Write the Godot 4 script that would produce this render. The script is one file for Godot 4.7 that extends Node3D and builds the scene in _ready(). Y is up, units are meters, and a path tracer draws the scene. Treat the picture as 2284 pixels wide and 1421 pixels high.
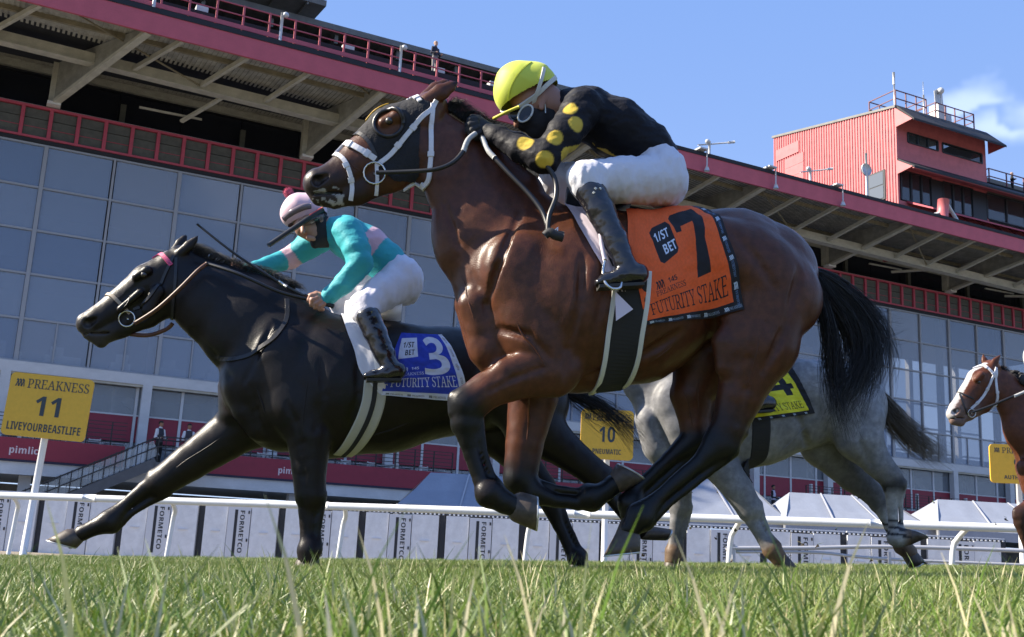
extends Node3D
# A turf horse race passing a grandstand, seen from a camera lying in the grass.
# Tables below hold joints in millimetres in each animal's own frame: x runs from head to tail, y up, z towards its near side.
const HORSE_7 := {
	"at": [284,30,-4900],
	"body": [[30,-660,1974,0,163,50,0,-484,1792,0,226,45,0,-376,1594,0,307,50,0,-204,1408,0,370,62,0],
		[30,-275,1339,0,281,70,0,-178,1141,0,287,75,0,24,1228,0,377,68,0],
		[30,-193,1391,0,362,64,0,11,1296,0,435,70,0,254,1324,0,409,76,0,508,1436,0,323,80,0,766,1487,0,290,88,0,905,1474,0,252,90,0],
		[30,769,1463,110,234,85,0,934,1337,120,207,75,0],
		[30,829,1525,-110,244,85,0,1009,1399,-120,218,75,0],
		[28,858,1366,130,240,70,0,826,1107,150,188,70,0,752,867,150,105,80,0],
		[10,752,867,150,105,80,0,703,726,150,80,75,1,667,645,150,82,65,2,565,549,150,38,80,2,389,390,150,32,85,2,308,303,150,65,85,2,266,249,150,45,100,2],
		[5,715,615,150,36,65,2,606,509,150,20,80,2,424,355,150,17,85,2,343,275,150,28,85,2],
		[6,638,690,150,33,65,2,612,652,150,33,65,2],
		[6,715,629,150,29,65,2,702,609,150,29,65,2],
		[6,345,280,150,27,85,2,331,267,150,27,85,2],
		[6,290,330,150,32,85,2,281,321,150,32,85,2],
		[28,846,1384,-130,229,70,0,681,1101,-150,177,70,0,598,901,-150,103,80,0],
		[10,598,901,-150,103,80,0,612,762,-150,72,75,0,622,695,-150,74,70,2,497,589,-150,36,85,2,351,444,-150,33,85,2,319,370,-150,63,90,2,312,328,-150,46,100,2],
		[5,667,671,-150,33,70,2,537,551,-150,19,85,2,391,413,-150,17,85,2,361,357,-150,28,90,2],
		[6,591,734,-150,30,70,2,571,697,-150,30,70,2],
		[6,666,684,-150,27,70,2,655,665,-150,27,70,2],
		[6,360,361,-150,26,90,2,352,344,-150,26,90,2],
		[6,293,388,-150,31,90,2,288,377,-150,31,90,2],
		[28,-248,1382,170,193,50,0,-143,1100,160,185,55,0,-102,929,160,124,70,0],
		[10,-102,929,160,124,70,0,-265,885,160,100,75,0,-385,822,160,83,80,0,-471,751,160,85,80,2,-470,672,160,69,80,2,-442,537,160,35,85,2,-395,425,160,33,85,2,-354,374,160,66,85,2,-290,338,160,49,100,2,-247,321,160,47,100,2],
		[5,-423,682,160,30,80,2,-391,555,160,18,85,2,-349,449,160,17,85,2,-325,409,160,29,85,2],
		[6,-516,681,160,28,80,2,-508,644,160,28,80,2],
		[6,-432,691,160,25,80,2,-428,670,160,25,80,2],
		[6,-330,411,160,28,85,2,-316,396,160,28,85,2],
		[6,-383,356,160,33,85,2,-374,346,160,33,85,2],
		[28,-180,1384,-160,195,50,0,-179,1095,-150,182,60,0,-158,859,-150,119,75,0],
		[10,-158,859,-150,119,75,0,-190,624,-150,88,80,0,-204,465,-150,79,80,2,-147,404,-150,62,85,2,-36,371,-150,34,85,2,73,364,-150,34,90,2,129,389,-150,65,90,2,191,421,-150,46,100,2,228,454,-150,46,100,2],
		[5,-128,444,-150,27,85,2,-29,423,-150,18,85,2,68,416,-150,18,90,2,110,429,-150,28,90,2],
		[6,-179,377,-150,25,85,2,-148,363,-150,25,85,2],
		[6,-140,442,-150,22,85,2,-123,434,-150,22,85,2],
		[6,107,426,-150,27,90,2,125,432,-150,27,90,2],
		[6,133,357,-150,32,90,2,146,361,-150,32,90,2],
		[25,-200,1172,190,140,50,0,-68,959,170,104,60,0],
		[8,830,912,150,40,80,0,785,797,150,30,80,1,756,701,150,34,70,2,704,642,150,44,70,2],
		[8,695,906,-150,39,80,0,700,799,-150,30,80,1,692,745,-150,34,70,2,649,690,-150,42,70,2],
		[20,700,1082,190,93,60,0,692,989,190,68,60,0],
		[12,-67,901,180,60,80,0,-41,880,170,40,80,0],
		[6,-522,773,170,39,80,2,-522,717,170,35,80,2],
		[12,-143,968,210,63,60,0,-308,910,200,51,60,0,-403,841,185,36,70,0],
		[30,-637,2141,0,30,80,0,-514,2062,0,39,80,0,-394,1961,0,52,80,0,-254,1817,0,86,80,0],
		[20,557,1531,240,61,60,0,617,1500,250,61,60,0],
		[30,629,1515,200,164,60,0,834,1440,210,164,60,0],
		[30,930,1364,200,123,60,0,867,1111,200,121,60,0],
		[30,-456,1221,90,86,90,0,-384,1019,80,89,80,0,-300,901,70,81,80,0],
		[30,-466,1264,-100,89,90,0,-391,1048,-80,92,80,0]],
	"head": [[18,-723,2204,0,82,85,0,-770,2131,0,112,80,0,-890,2063,0,129,74,0,-1013,1927,0,115,66,0,-1151,1800,0,91,74,1,-1225,1782,0,78,90,3],
		[18,-789,1988,0,154,56,0,-903,1876,0,115,50,0,-1049,1762,0,72,60,1,-1145,1720,0,55,85,3],
		[12,-1214,1724,0,51,90,3,-1144,1707,0,42,90,3],
		[15,-879,2105,88,38,100,0,-934,2074,80,30,100,0],
		[15,-891,2177,-88,39,100,0,-947,2140,-80,31,100,0],
		[10,-745,2213,50,36,80,0,-677,2260,65,41,50,0,-638,2286,70,28,45,0,-603,2311,75,6,60,2],
		[10,-754,2265,-50,37,80,0,-703,2327,-65,42,50,0,-672,2356,-70,29,45,0,-647,2384,-75,7,60,2]],
	"grooves": [[14,-279,1663,168,20,100,0,-359,1417,259,20,100,0,-411,1206,178,20,100,0,-394,1075,176,20,100,0],[14,1,1428,307,20,100,0,-8,1200,313,20,100,0,-43,1008,257,20,100,0,-48,870,246,20,100,0],[14,-154,918,255,14,100,0,-269,872,243,14,100,0,-374,809,239,14,100,0],[14,-356,1094,193,20,100,0,-220,1056,266,20,100,0,-127,962,268,20,100,0],[14,536,1327,278,30,100,0,618,1188,175,30,100,0,668,1057,0,30,100,0],[14,993,1436,287,25,100,0,926,1181,292,25,100,0,831,957,273,25,100,0],[14,754,1011,273,16,100,0,752,874,246,16,100,0,721,726,225,16,100,0],[14,79,902,162,30,100,0,271,986,211,30,100,0,465,1114,245,30,100,0],[14,-632,1697,89,16,100,0,-554,1493,129,16,100,0,-462,1289,168,16,100,0],[14,101,1455,309,20,100,0,94,1265,322,20,100,0,74,1090,290,20,100,0],[14,302,1468,310,20,100,0,306,1278,326,20,100,0,294,1104,286,20,100,0],[14,688,1577,317,30,100,0,784,1452,334,30,100,0,870,1317,321,30,100,0]],
	"veins": [[509,983,-124,549,888,-76,579,796,-91,599,713,-99],[611,983,-52,606,889,-66,626,788,-92],[-304,1175,244,-249,1066,247,-177,989,249,-130,903,246],[45,873,90,221,932,128,371,1011,192,468,1097,203],[811,1233,288,793,1051,278,759,894,241],[-552,1385,88,-486,1202,162,-440,1043,149],[-185,808,198,-182,679,-75,-195,535,-82],[-1108,1911,64,-1061,1852,71,-1014,1825,55]],
	"hooves": [[-256,262,-222,382,-149,221,-151,370,160], [276,423,215,495,376,482,243,551,-150], [208,233,310,220,154,133,312,156,150], [286,325,346,299,247,229,348,208,-150]],
	"straps": [["cheek_strap","white",24,[-701,2208,74,-720,2158,80,-767,2105,91,-831,2013,84,-895,1926,65,-962,1867,61]],
		["throat_strap","white",24,[-715,2191,73,-716,2102,79,-709,1990,79,-703,1884,64,-711,1810,51,-748,1783,-8,-817,1766,-15]],
		["nose_band","white",30,[-1167,1941,16,-1122,1980,16,-1046,1940,77,-964,1895,70]],
		["lip_strap","white",22,[-1173,1930,19,-1114,1887,67,-1080,1823,68,-1064,1754,47,-1069,1698,30]],
		["brow_band","white",24,[-859,2250,45,-811,2239,31,-773,2194,78]],
		["chin_strap","white",18,[-959,1875,63,-950,1805,50,-955,1735,19]],
		["hood_edge","black",20,[-1096,2045,30,-1055,2028,46,-1003,1978,79,-969,1917,76,-954,1864,58]]],
	"eye": [-911,2077,117],
	"nostril": [-1220,1781,70],
	"ring": [-964,1829,54,51],
	"hood": [-843,2264,-921,2215,-986,2164,-1046,2101,-1100,2034,-1042,2011,-988,1947,-954,1868,-871,1803,-778,1813,-757,1837,-764,1962,-768,2115,-720,2170,-738,2218,-796,2266],
	"hole": [-915,2073,69],
	"ear_hole": [-795,2254,56],
	"lines": [["rein","black",11,[-952,1820,100,-827,1822,130,-682,1829,170,-601,1869,170,-553,1940,150,-533,2000,130]],
		["rein_grip","whitegrip",13,[-555,1933,150,-537,1996,140,-505,2045,100]],
		["rein_loop","black",12,[-473,2032,100,-434,1938,160,-353,1837,200,-247,1718,240,-185,1627,270,-160,1550,300]],
		["rein_grip","whitegrip",13,[-470,2022,110,-443,1948,155,-409,1901,180]],
		["neck_strap","black",12,[-184,1865,260,-133,1787,260,-128,1695,280,-155,1602,300,-160,1516,310]]],
	"cloth": [[218,1719,107,205,1504,291,239,1332,324,267,1214,313,298,1129,287],[530,1787,74,609,1724,148,649,1572,299,693,1426,310,734,1231,275]],
	"pad": [[-73,1763,37,-17,1590,234,50,1450,296,96,1366,313,138,1266,317],[112,1758,89,115,1598,237,136,1454,302,159,1369,317,193,1268,321]],
	"girth": [223,1372,322,218,1250,320,205,1097,276,200,971,193,184,876,62,169,850,-23],
	"tail": [[560,16,105,[1153,1503,0,1248,1442,0,1355,1348,0,1434,1226,0,1452,1087,0,1406,946,0]],
		[760,18,100,[1157,1490,0,1221,1388,0,1316,1273,0,1384,1126,0,1342,963,0,1258,822,0]],
		[380,18,75,[1161,1477,0,1194,1320,0,1228,1171,0,1240,1021,0,1259,874,0,1298,719,0]],
		[300,15,120,[1161,1490,0,1242,1389,0,1337,1242,0,1371,1093,0,1310,983,0,1214,977,0]],
		[30,12,50,[1162,1503,0,1265,1457,0,1372,1342,0,1469,1298,0,1577,1291,0]],
		[24,12,60,[1166,1499,0,1248,1433,0,1329,1377,0,1405,1360,0,1493,1378,0]],
		[28,12,60,[1161,1490,0,1264,1390,0,1391,1234,0,1499,1208,0,1604,1241,0]]],
	"mane": [-660,2227,0,-620,2211,0,-563,2174,0,-497,2139,0,-429,2087,0,-349,2012,0,-270,1926,0],
}
const HORSE_3 := {
	"at": [-954,70,-6050],
	"body": [[30,-932,1508,0,168,55,0,-726,1414,0,224,50,0,-521,1304,0,290,52,0,-313,1164,0,343,62,0],
		[30,-398,1004,0,272,80,0,-288,884,0,264,80,0,-44,951,0,342,72,0],
		[30,-310,1138,0,325,66,0,-61,1001,0,406,72,0,254,1017,0,373,78,0,610,1072,0,309,84,0,894,1104,0,285,88,0,1053,1075,0,255,90,0],
		[30,908,1075,110,224,85,0,1092,957,120,203,75,0],
		[30,934,1110,-110,232,85,0,1127,991,-120,212,75,0],
		[28,1012,1002,130,223,70,0,1093,827,150,166,75,0,1282,699,150,101,80,0],
		[10,1282,699,150,101,80,0,1439,591,150,80,75,0,1487,553,150,78,70,0,1548,448,150,33,90,0,1655,328,150,33,90,0,1709,297,150,60,90,0,1740,279,150,45,100,0],
		[5,1529,590,150,34,70,0,1589,480,150,17,90,0,1692,365,150,17,90,0,1732,333,150,26,90,0],
		[6,1435,536,150,31,70,0,1464,505,150,31,70,0],
		[6,1515,593,150,28,70,0,1531,576,150,28,70,0],
		[6,1729,333,150,25,90,0,1743,322,150,25,90,0],
		[6,1684,278,150,30,90,0,1693,271,150,30,90,0],
		[28,915,1005,-130,222,70,0,953,824,-150,163,75,0,1080,648,-150,100,80,0],
		[10,1080,648,-150,100,80,0,1206,512,-150,79,75,0,1239,462,-150,73,70,0,1310,291,-150,34,90,0,1385,154,-150,33,90,0,1427,113,-150,60,90,0,1439,70,-150,52,100,0],
		[5,1285,487,-150,32,70,0,1358,316,-150,18,90,0,1429,180,-150,17,90,0,1463,134,-150,26,90,0],
		[6,1189,457,-150,29,70,0,1209,422,-150,29,70,0],
		[6,1273,493,-150,26,70,0,1284,474,-150,26,70,0],
		[6,1461,136,-150,25,90,0,1467,120,-150,25,90,0],
		[6,1397,106,-150,30,90,0,1401,96,-150,30,90,0],
		[28,-296,1110,170,185,50,0,-214,867,170,176,60,0,-139,699,170,127,75,0],
		[10,-139,699,170,127,75,0,-124,530,170,95,80,0,-106,376,170,82,80,0,-116,292,170,46,85,0,-106,173,170,36,90,0,-87,91,170,64,90,0,-89,35,170,55,100,0],
		[5,-50,381,170,36,80,0,-46,295,170,24,85,0,-52,179,170,19,90,0,-42,95,170,28,90,0],
		[6,-159,393,170,33,80,0,-153,349,170,33,80,0],
		[6,-60,392,170,30,80,0,-57,368,170,30,80,0],
		[6,-45,99,170,27,90,0,-45,80,170,27,90,0],
		[6,-119,98,170,32,90,0,-119,86,170,32,90,0],
		[28,-393,1081,-160,195,60,0,-470,827,-150,185,70,0,-619,690,-150,132,75,0],
		[10,-619,690,-150,132,75,0,-801,540,-150,106,80,0,-951,417,-150,85,80,0,-1028,377,-150,48,85,0,-1130,277,-150,36,90,0,-1197,190,-150,67,90,0,-1280,150,-150,44,100,0,-1338,118,-150,44,100,0],
		[5,-912,371,-150,37,80,0,-978,321,-150,25,85,0,-1089,239,-150,19,90,0,-1166,154,-150,29,90,0],
		[6,-969,472,-150,34,80,0,-1003,443,-150,34,80,0],
		[6,-909,386,-150,31,80,0,-927,370,-150,31,80,0],
		[6,-1163,160,-150,28,90,0,-1178,149,-150,28,90,0],
		[6,-1212,221,-150,33,90,0,-1222,214,-150,33,90,0],
		[25,-273,1007,200,122,50,0,-120,761,180,98,60,0],
		[12,-76,712,200,53,80,0,-60,683,190,34,80,0],
		[8,1313,752,150,35,80,0,1459,634,150,30,80,0,1516,600,150,33,70,0,1492,544,150,40,70,0],
		[6,-987,450,-150,45,80,0,-999,409,-150,35,80,0],
		[30,-889,1685,0,26,80,0,-707,1621,0,36,80,0,-526,1566,0,46,80,0,-341,1480,0,72,80,0],
		[8,-1135,1439,88,22,80,0,-1232,1338,75,20,80,0],
		[20,-555,950,90,79,90,0,-489,822,90,79,80,0,-413,728,90,74,80,0],
		[20,-609,974,-100,82,90,0,-573,826,-90,96,80,0]],
	"head": [[15,-957,1669,0,79,85,0,-1000,1613,0,97,80,0,-1112,1514,0,111,74,0,-1237,1385,0,96,68,0,-1362,1278,0,80,74,0,-1412,1259,0,65,85,3],
		[15,-1008,1462,0,137,56,0,-1111,1351,0,96,52,0,-1234,1259,0,68,60,0,-1328,1199,0,55,85,3],
		[10,-1396,1209,0,42,90,3,-1329,1168,0,40,90,3],
		[12,-1111,1565,88,30,100,0,-1164,1527,80,25,100,0],
		[12,-1150,1607,-88,31,100,0,-1200,1564,-80,26,100,0],
		[8,-951,1690,50,30,80,0,-904,1735,65,30,50,0,-881,1762,70,20,45,0,-864,1791,75,6,60,0],
		[8,-1001,1721,-50,31,80,0,-975,1782,-65,31,50,0,-963,1811,-70,21,45,0,-952,1835,-75,6,60,0],
		[12,-1044,1451,90,40,60,0,-1082,1347,85,35,60,0]],
	"grooves": [[14,-386,1303,197,20,100,0,-457,1115,227,20,100,0,-509,967,213,20,100,0],[14,-106,1104,299,20,100,0,-75,908,302,20,100,0,-100,717,278,20,100,0],[14,-846,1249,64,14,100,0,-695,1112,77,14,100,0,-595,992,163,14,100,0],[14,-265,850,286,14,100,0,-210,757,275,14,100,0,-177,641,265,14,100,0],[14,-480,943,214,14,100,0,-431,814,185,14,100,0,-376,693,151,14,100,0],[14,-1036,1358,60,10,100,0,-1113,1297,49,10,100,0,-1188,1252,46,10,100,0],[14,-1170,1470,80,10,100,0,-1252,1374,71,10,100,0],[14,-172,641,264,12,100,0,-149,476,244,12,100,0,-124,337,238,12,100,0],[14,96,1118,299,20,100,0,111,921,300,20,100,0,75,755,246,20,100,0]],
	"veins": [[-1168,1450,75,-1197,1362,94,-1257,1314,58],[-474,992,210,-402,850,204,-332,712,169],[-163,1051,282,-171,855,278,-176,688,264],[105,678,159,294,746,209,508,845,214],[-572,720,-42,-733,599,-59,-869,493,-72]],
	"hooves": [[-144,42,-30,37,-179,-62,-27,-60,170], [-1416,138,-1323,80,-1514,78,-1351,40,-150], [1731,230,1775,305,1859,231,1889,296,150], [1386,83,1491,88,1352,-4,1494,-3,-150]],
	"straps": [["cheek_strap","black",18,[-980,1669,70,-1007,1573,80,-1043,1472,111,-1095,1388,103,-1162,1349,48]],
		["brow_band","pinkblue",26,[-1127,1684,28,-1083,1697,33,-1027,1652,71,-986,1608,80]],
		["throat_strap","black",18,[-968,1657,71,-952,1536,90,-951,1434,84,-953,1340,44,-971,1294,-11]],
		["nose_band","tan",20,[-1338,1432,19,-1289,1415,54,-1243,1377,68,-1183,1323,45]],
		["breast_strap","black",26,[-331,1456,109,-320,1391,148,-319,1321,182,-361,1218,238,-452,1140,218,-561,1093,160,-668,1099,80]]],
	"eye": [-1123,1538,109],
	"nostril": [-1395,1258,59],
	"ring": [-1194,1291,44,43],
	"lines": [["rein","brown",12,[-1141,1258,100,-1025,1342,130,-914,1460,150,-831,1572,140,-786,1625,120]],
		["rein","black",10,[-786,1625,120,-603,1562,200,-375,1476,210,-201,1445,200]],
		["far_rein","brown",12,[-1197,1220,-20,-1079,1213,20,-982,1249,40,-946,1281,60]],
		["far_rein","brown",16,[-751,1680,-100,-674,1668,-110,-610,1654,-120]]],
	"cloth": [[318,1293,212,287,1183,274,264,1077,301,245,1001,304,232,923,296],[544,1303,191,595,1237,238,640,1146,267,677,1060,272,715,923,234]],
	"pad": [[-30,1416,41,22,1273,227,68,1167,277,114,1042,298,226,927,296],[174,1411,52,206,1288,219,238,1179,277,251,1051,304,270,930,297]],
	"girth": [197,998,303,192,878,284,159,760,232,95,643,133,48,597,62],
	"tail": [[260,12,90,[1171,1078,0,1305,1052,0,1452,1009,0,1588,926,0,1684,840,0,1758,740,0]],
		[60,12,100,[1171,1078,0,1319,1027,0,1427,955,0,1536,883,0,1643,851,0]]],
	"mane": [-970,1747,0,-894,1733,0,-789,1691,0,-660,1656,0,-532,1630,0,-401,1582,0,-321,1543,0],
}
const HORSE_4 := {
	"at": [1451,30,-7400],
	"body": [[30,-655,1763,0,158,50,0,-490,1591,0,219,45,0,-391,1404,0,298,50,0,-228,1226,0,361,62,0],
		[30,-496,1057,90,85,90,0,-430,860,80,88,80,0,-349,746,70,80,80,0],
		[30,-474,1081,-100,87,90,0,-411,876,-80,90,80,0],
		[30,571,1344,200,161,60,0,772,1273,210,161,60,0],
		[25,-258,1018,190,139,50,0,-130,808,170,103,60,0],
		[30,-314,1170,0,260,75,0,-202,974,0,271,75,0,0,1078,0,341,70,0],
		[30,-205,1192,0,341,66,0,0,1109,0,397,72,0,283,1162,0,367,78,0,537,1226,0,318,82,0,792,1263,0,288,88,0,935,1239,0,257,90,0],
		[30,784,1232,110,228,85,0,941,1131,120,191,75,0],
		[30,864,1265,-110,235,85,0,1012,1195,-120,197,75,0],
		[28,869,1172,130,227,70,0,936,1004,150,165,75,0,1056,843,150,103,80,0],
		[10,1056,843,150,103,80,0,1147,751,150,85,75,1,1173,699,150,82,70,2,1157,577,150,38,90,4,1161,428,150,34,90,4,1181,343,150,63,90,4,1255,352,150,54,100,5],
		[5,1231,712,150,36,70,2,1217,583,150,19,90,4,1214,437,150,17,90,4,1212,377,150,28,90,4],
		[6,1118,708,150,33,70,2,1126,665,150,33,70,2],
		[6,1221,722,150,29,70,2,1225,698,150,29,70,2],
		[6,1207,378,150,26,90,4,1219,365,150,26,90,4],
		[6,1152,325,150,31,90,4,1161,316,150,31,90,4],
		[28,869,1172,-130,235,70,0,809,981,-150,177,75,0,998,770,-150,113,80,1],
		[10,998,770,-150,113,80,1,1140,652,-150,82,75,1,1186,593,-150,75,70,1,1219,494,-150,35,90,4,1287,358,-150,33,90,4,1344,299,-150,62,90,5,1394,258,-150,56,100,5],
		[5,1233,622,-150,33,70,1,1269,520,-150,18,90,4,1332,387,-150,17,90,4,1376,330,-150,27,90,5],
		[6,1134,583,-150,30,70,1,1156,549,-150,30,70,1],
		[6,1220,627,-150,27,70,1,1232,609,-150,27,70,1],
		[6,1372,332,-150,26,90,5,1383,319,-150,26,90,5],
		[6,1315,283,-150,31,90,5,1322,274,-150,31,90,5],
		[28,-289,1164,170,188,50,0,-161,915,160,181,60,0,-2,743,160,120,75,0],
		[10,-2,743,160,120,75,0,99,614,160,102,80,0,181,485,160,87,80,0,197,408,160,47,85,0,262,295,160,37,90,0,331,227,160,65,90,5,379,171,160,56,100,5],
		[5,234,518,160,38,80,0,263,444,160,24,85,0,310,329,160,19,90,0,366,258,160,29,90,5],
		[6,122,476,160,35,80,0,146,437,160,35,80,0],
		[6,220,524,160,31,80,0,233,502,160,31,80,0],
		[6,361,260,160,27,90,5,373,245,160,27,90,5],
		[6,300,212,160,33,90,5,308,202,160,33,90,5],
		[28,-248,1115,-160,190,60,0,-262,861,-150,144,75,0,-231,661,-150,93,80,0],
		[10,-231,661,-150,93,80,0,-219,492,-150,81,80,0,-243,402,-150,45,85,0,-261,264,-150,35,90,1,-259,187,-150,61,90,5,-267,127,-150,55,100,5],
		[5,-162,497,-150,36,80,0,-173,397,-150,23,85,0,-207,262,-150,18,90,1,-215,187,-150,27,90,5],
		[6,-271,511,-150,32,80,0,-269,467,-150,32,80,0],
		[6,-171,508,-150,29,80,0,-170,484,-150,29,80,0],
		[6,-217,191,-150,26,90,5,-220,173,-150,26,90,5],
		[6,-288,197,-150,31,90,5,-290,185,-150,31,90,5]],
	"head": [[18,-708,1978,0,79,85,0,-757,1911,0,108,80,0,-877,1848,0,125,74,0,-1002,1721,0,112,66,0,-1143,1603,0,89,74,1,-1217,1586,0,76,90,3],
		[18,-781,1777,0,149,56,0,-896,1672,0,112,50,0,-1044,1567,0,70,60,1,-1140,1528,0,53,85,3],
		[12,-1208,1532,0,49,90,3,-1140,1515,0,41,90,3],
		[10,-738,1994,50,35,80,0,-672,2039,65,39,50,0,-634,2064,70,27,45,0,-600,2089,75,6,60,2],
		[10,-727,2028,-50,36,80,0,-673,2083,-65,40,50,0,-641,2108,-70,27,45,0,-615,2133,-75,6,60,2],
		[15,-880,1899,88,37,100,0,-934,1870,80,29,100,0],
		[15,-857,1943,-88,38,100,0,-914,1909,-80,29,100,0]],
	"grooves": [[14,449,1191,293,25,100,0,526,1021,233,25,100,0,604,918,93,25,100,0],[14,920,1216,300,20,100,0,888,974,284,20,100,0,986,805,225,20,100,0],[14,-152,1285,251,20,100,0,-218,1065,278,20,100,0,-186,858,283,20,100,0]],
	"veins": [[281,806,111,441,928,193,554,1051,228]],
	"hooves": [[337,140,421,202,399,59,505,113,160], [-317,118,-217,117,-346,27,-216,27,-150], [1271,300,1219,380,1384,352,1275,400,150], [1348,226,1432,278,1396,149,1494,208,-150]],
	"cloth": [[-50,1414,192,-3,1321,251,49,1228,286,107,1139,295,185,1054,288],[437,1526,104,455,1422,259,504,1319,294,550,1226,282,598,1134,262]],
	"girth": [199,1235,291,222,1086,294,235,942,250,237,802,138,176,706,179],
	"tail": [[480,14,110,[1082,1371,0,1170,1306,0,1263,1194,0,1378,1074,0,1502,972,0,1618,909,0]],
		[300,14,100,[1082,1364,0,1150,1251,0,1236,1129,0,1360,1011,0,1478,933,0,1562,882,0]]],
}
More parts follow.
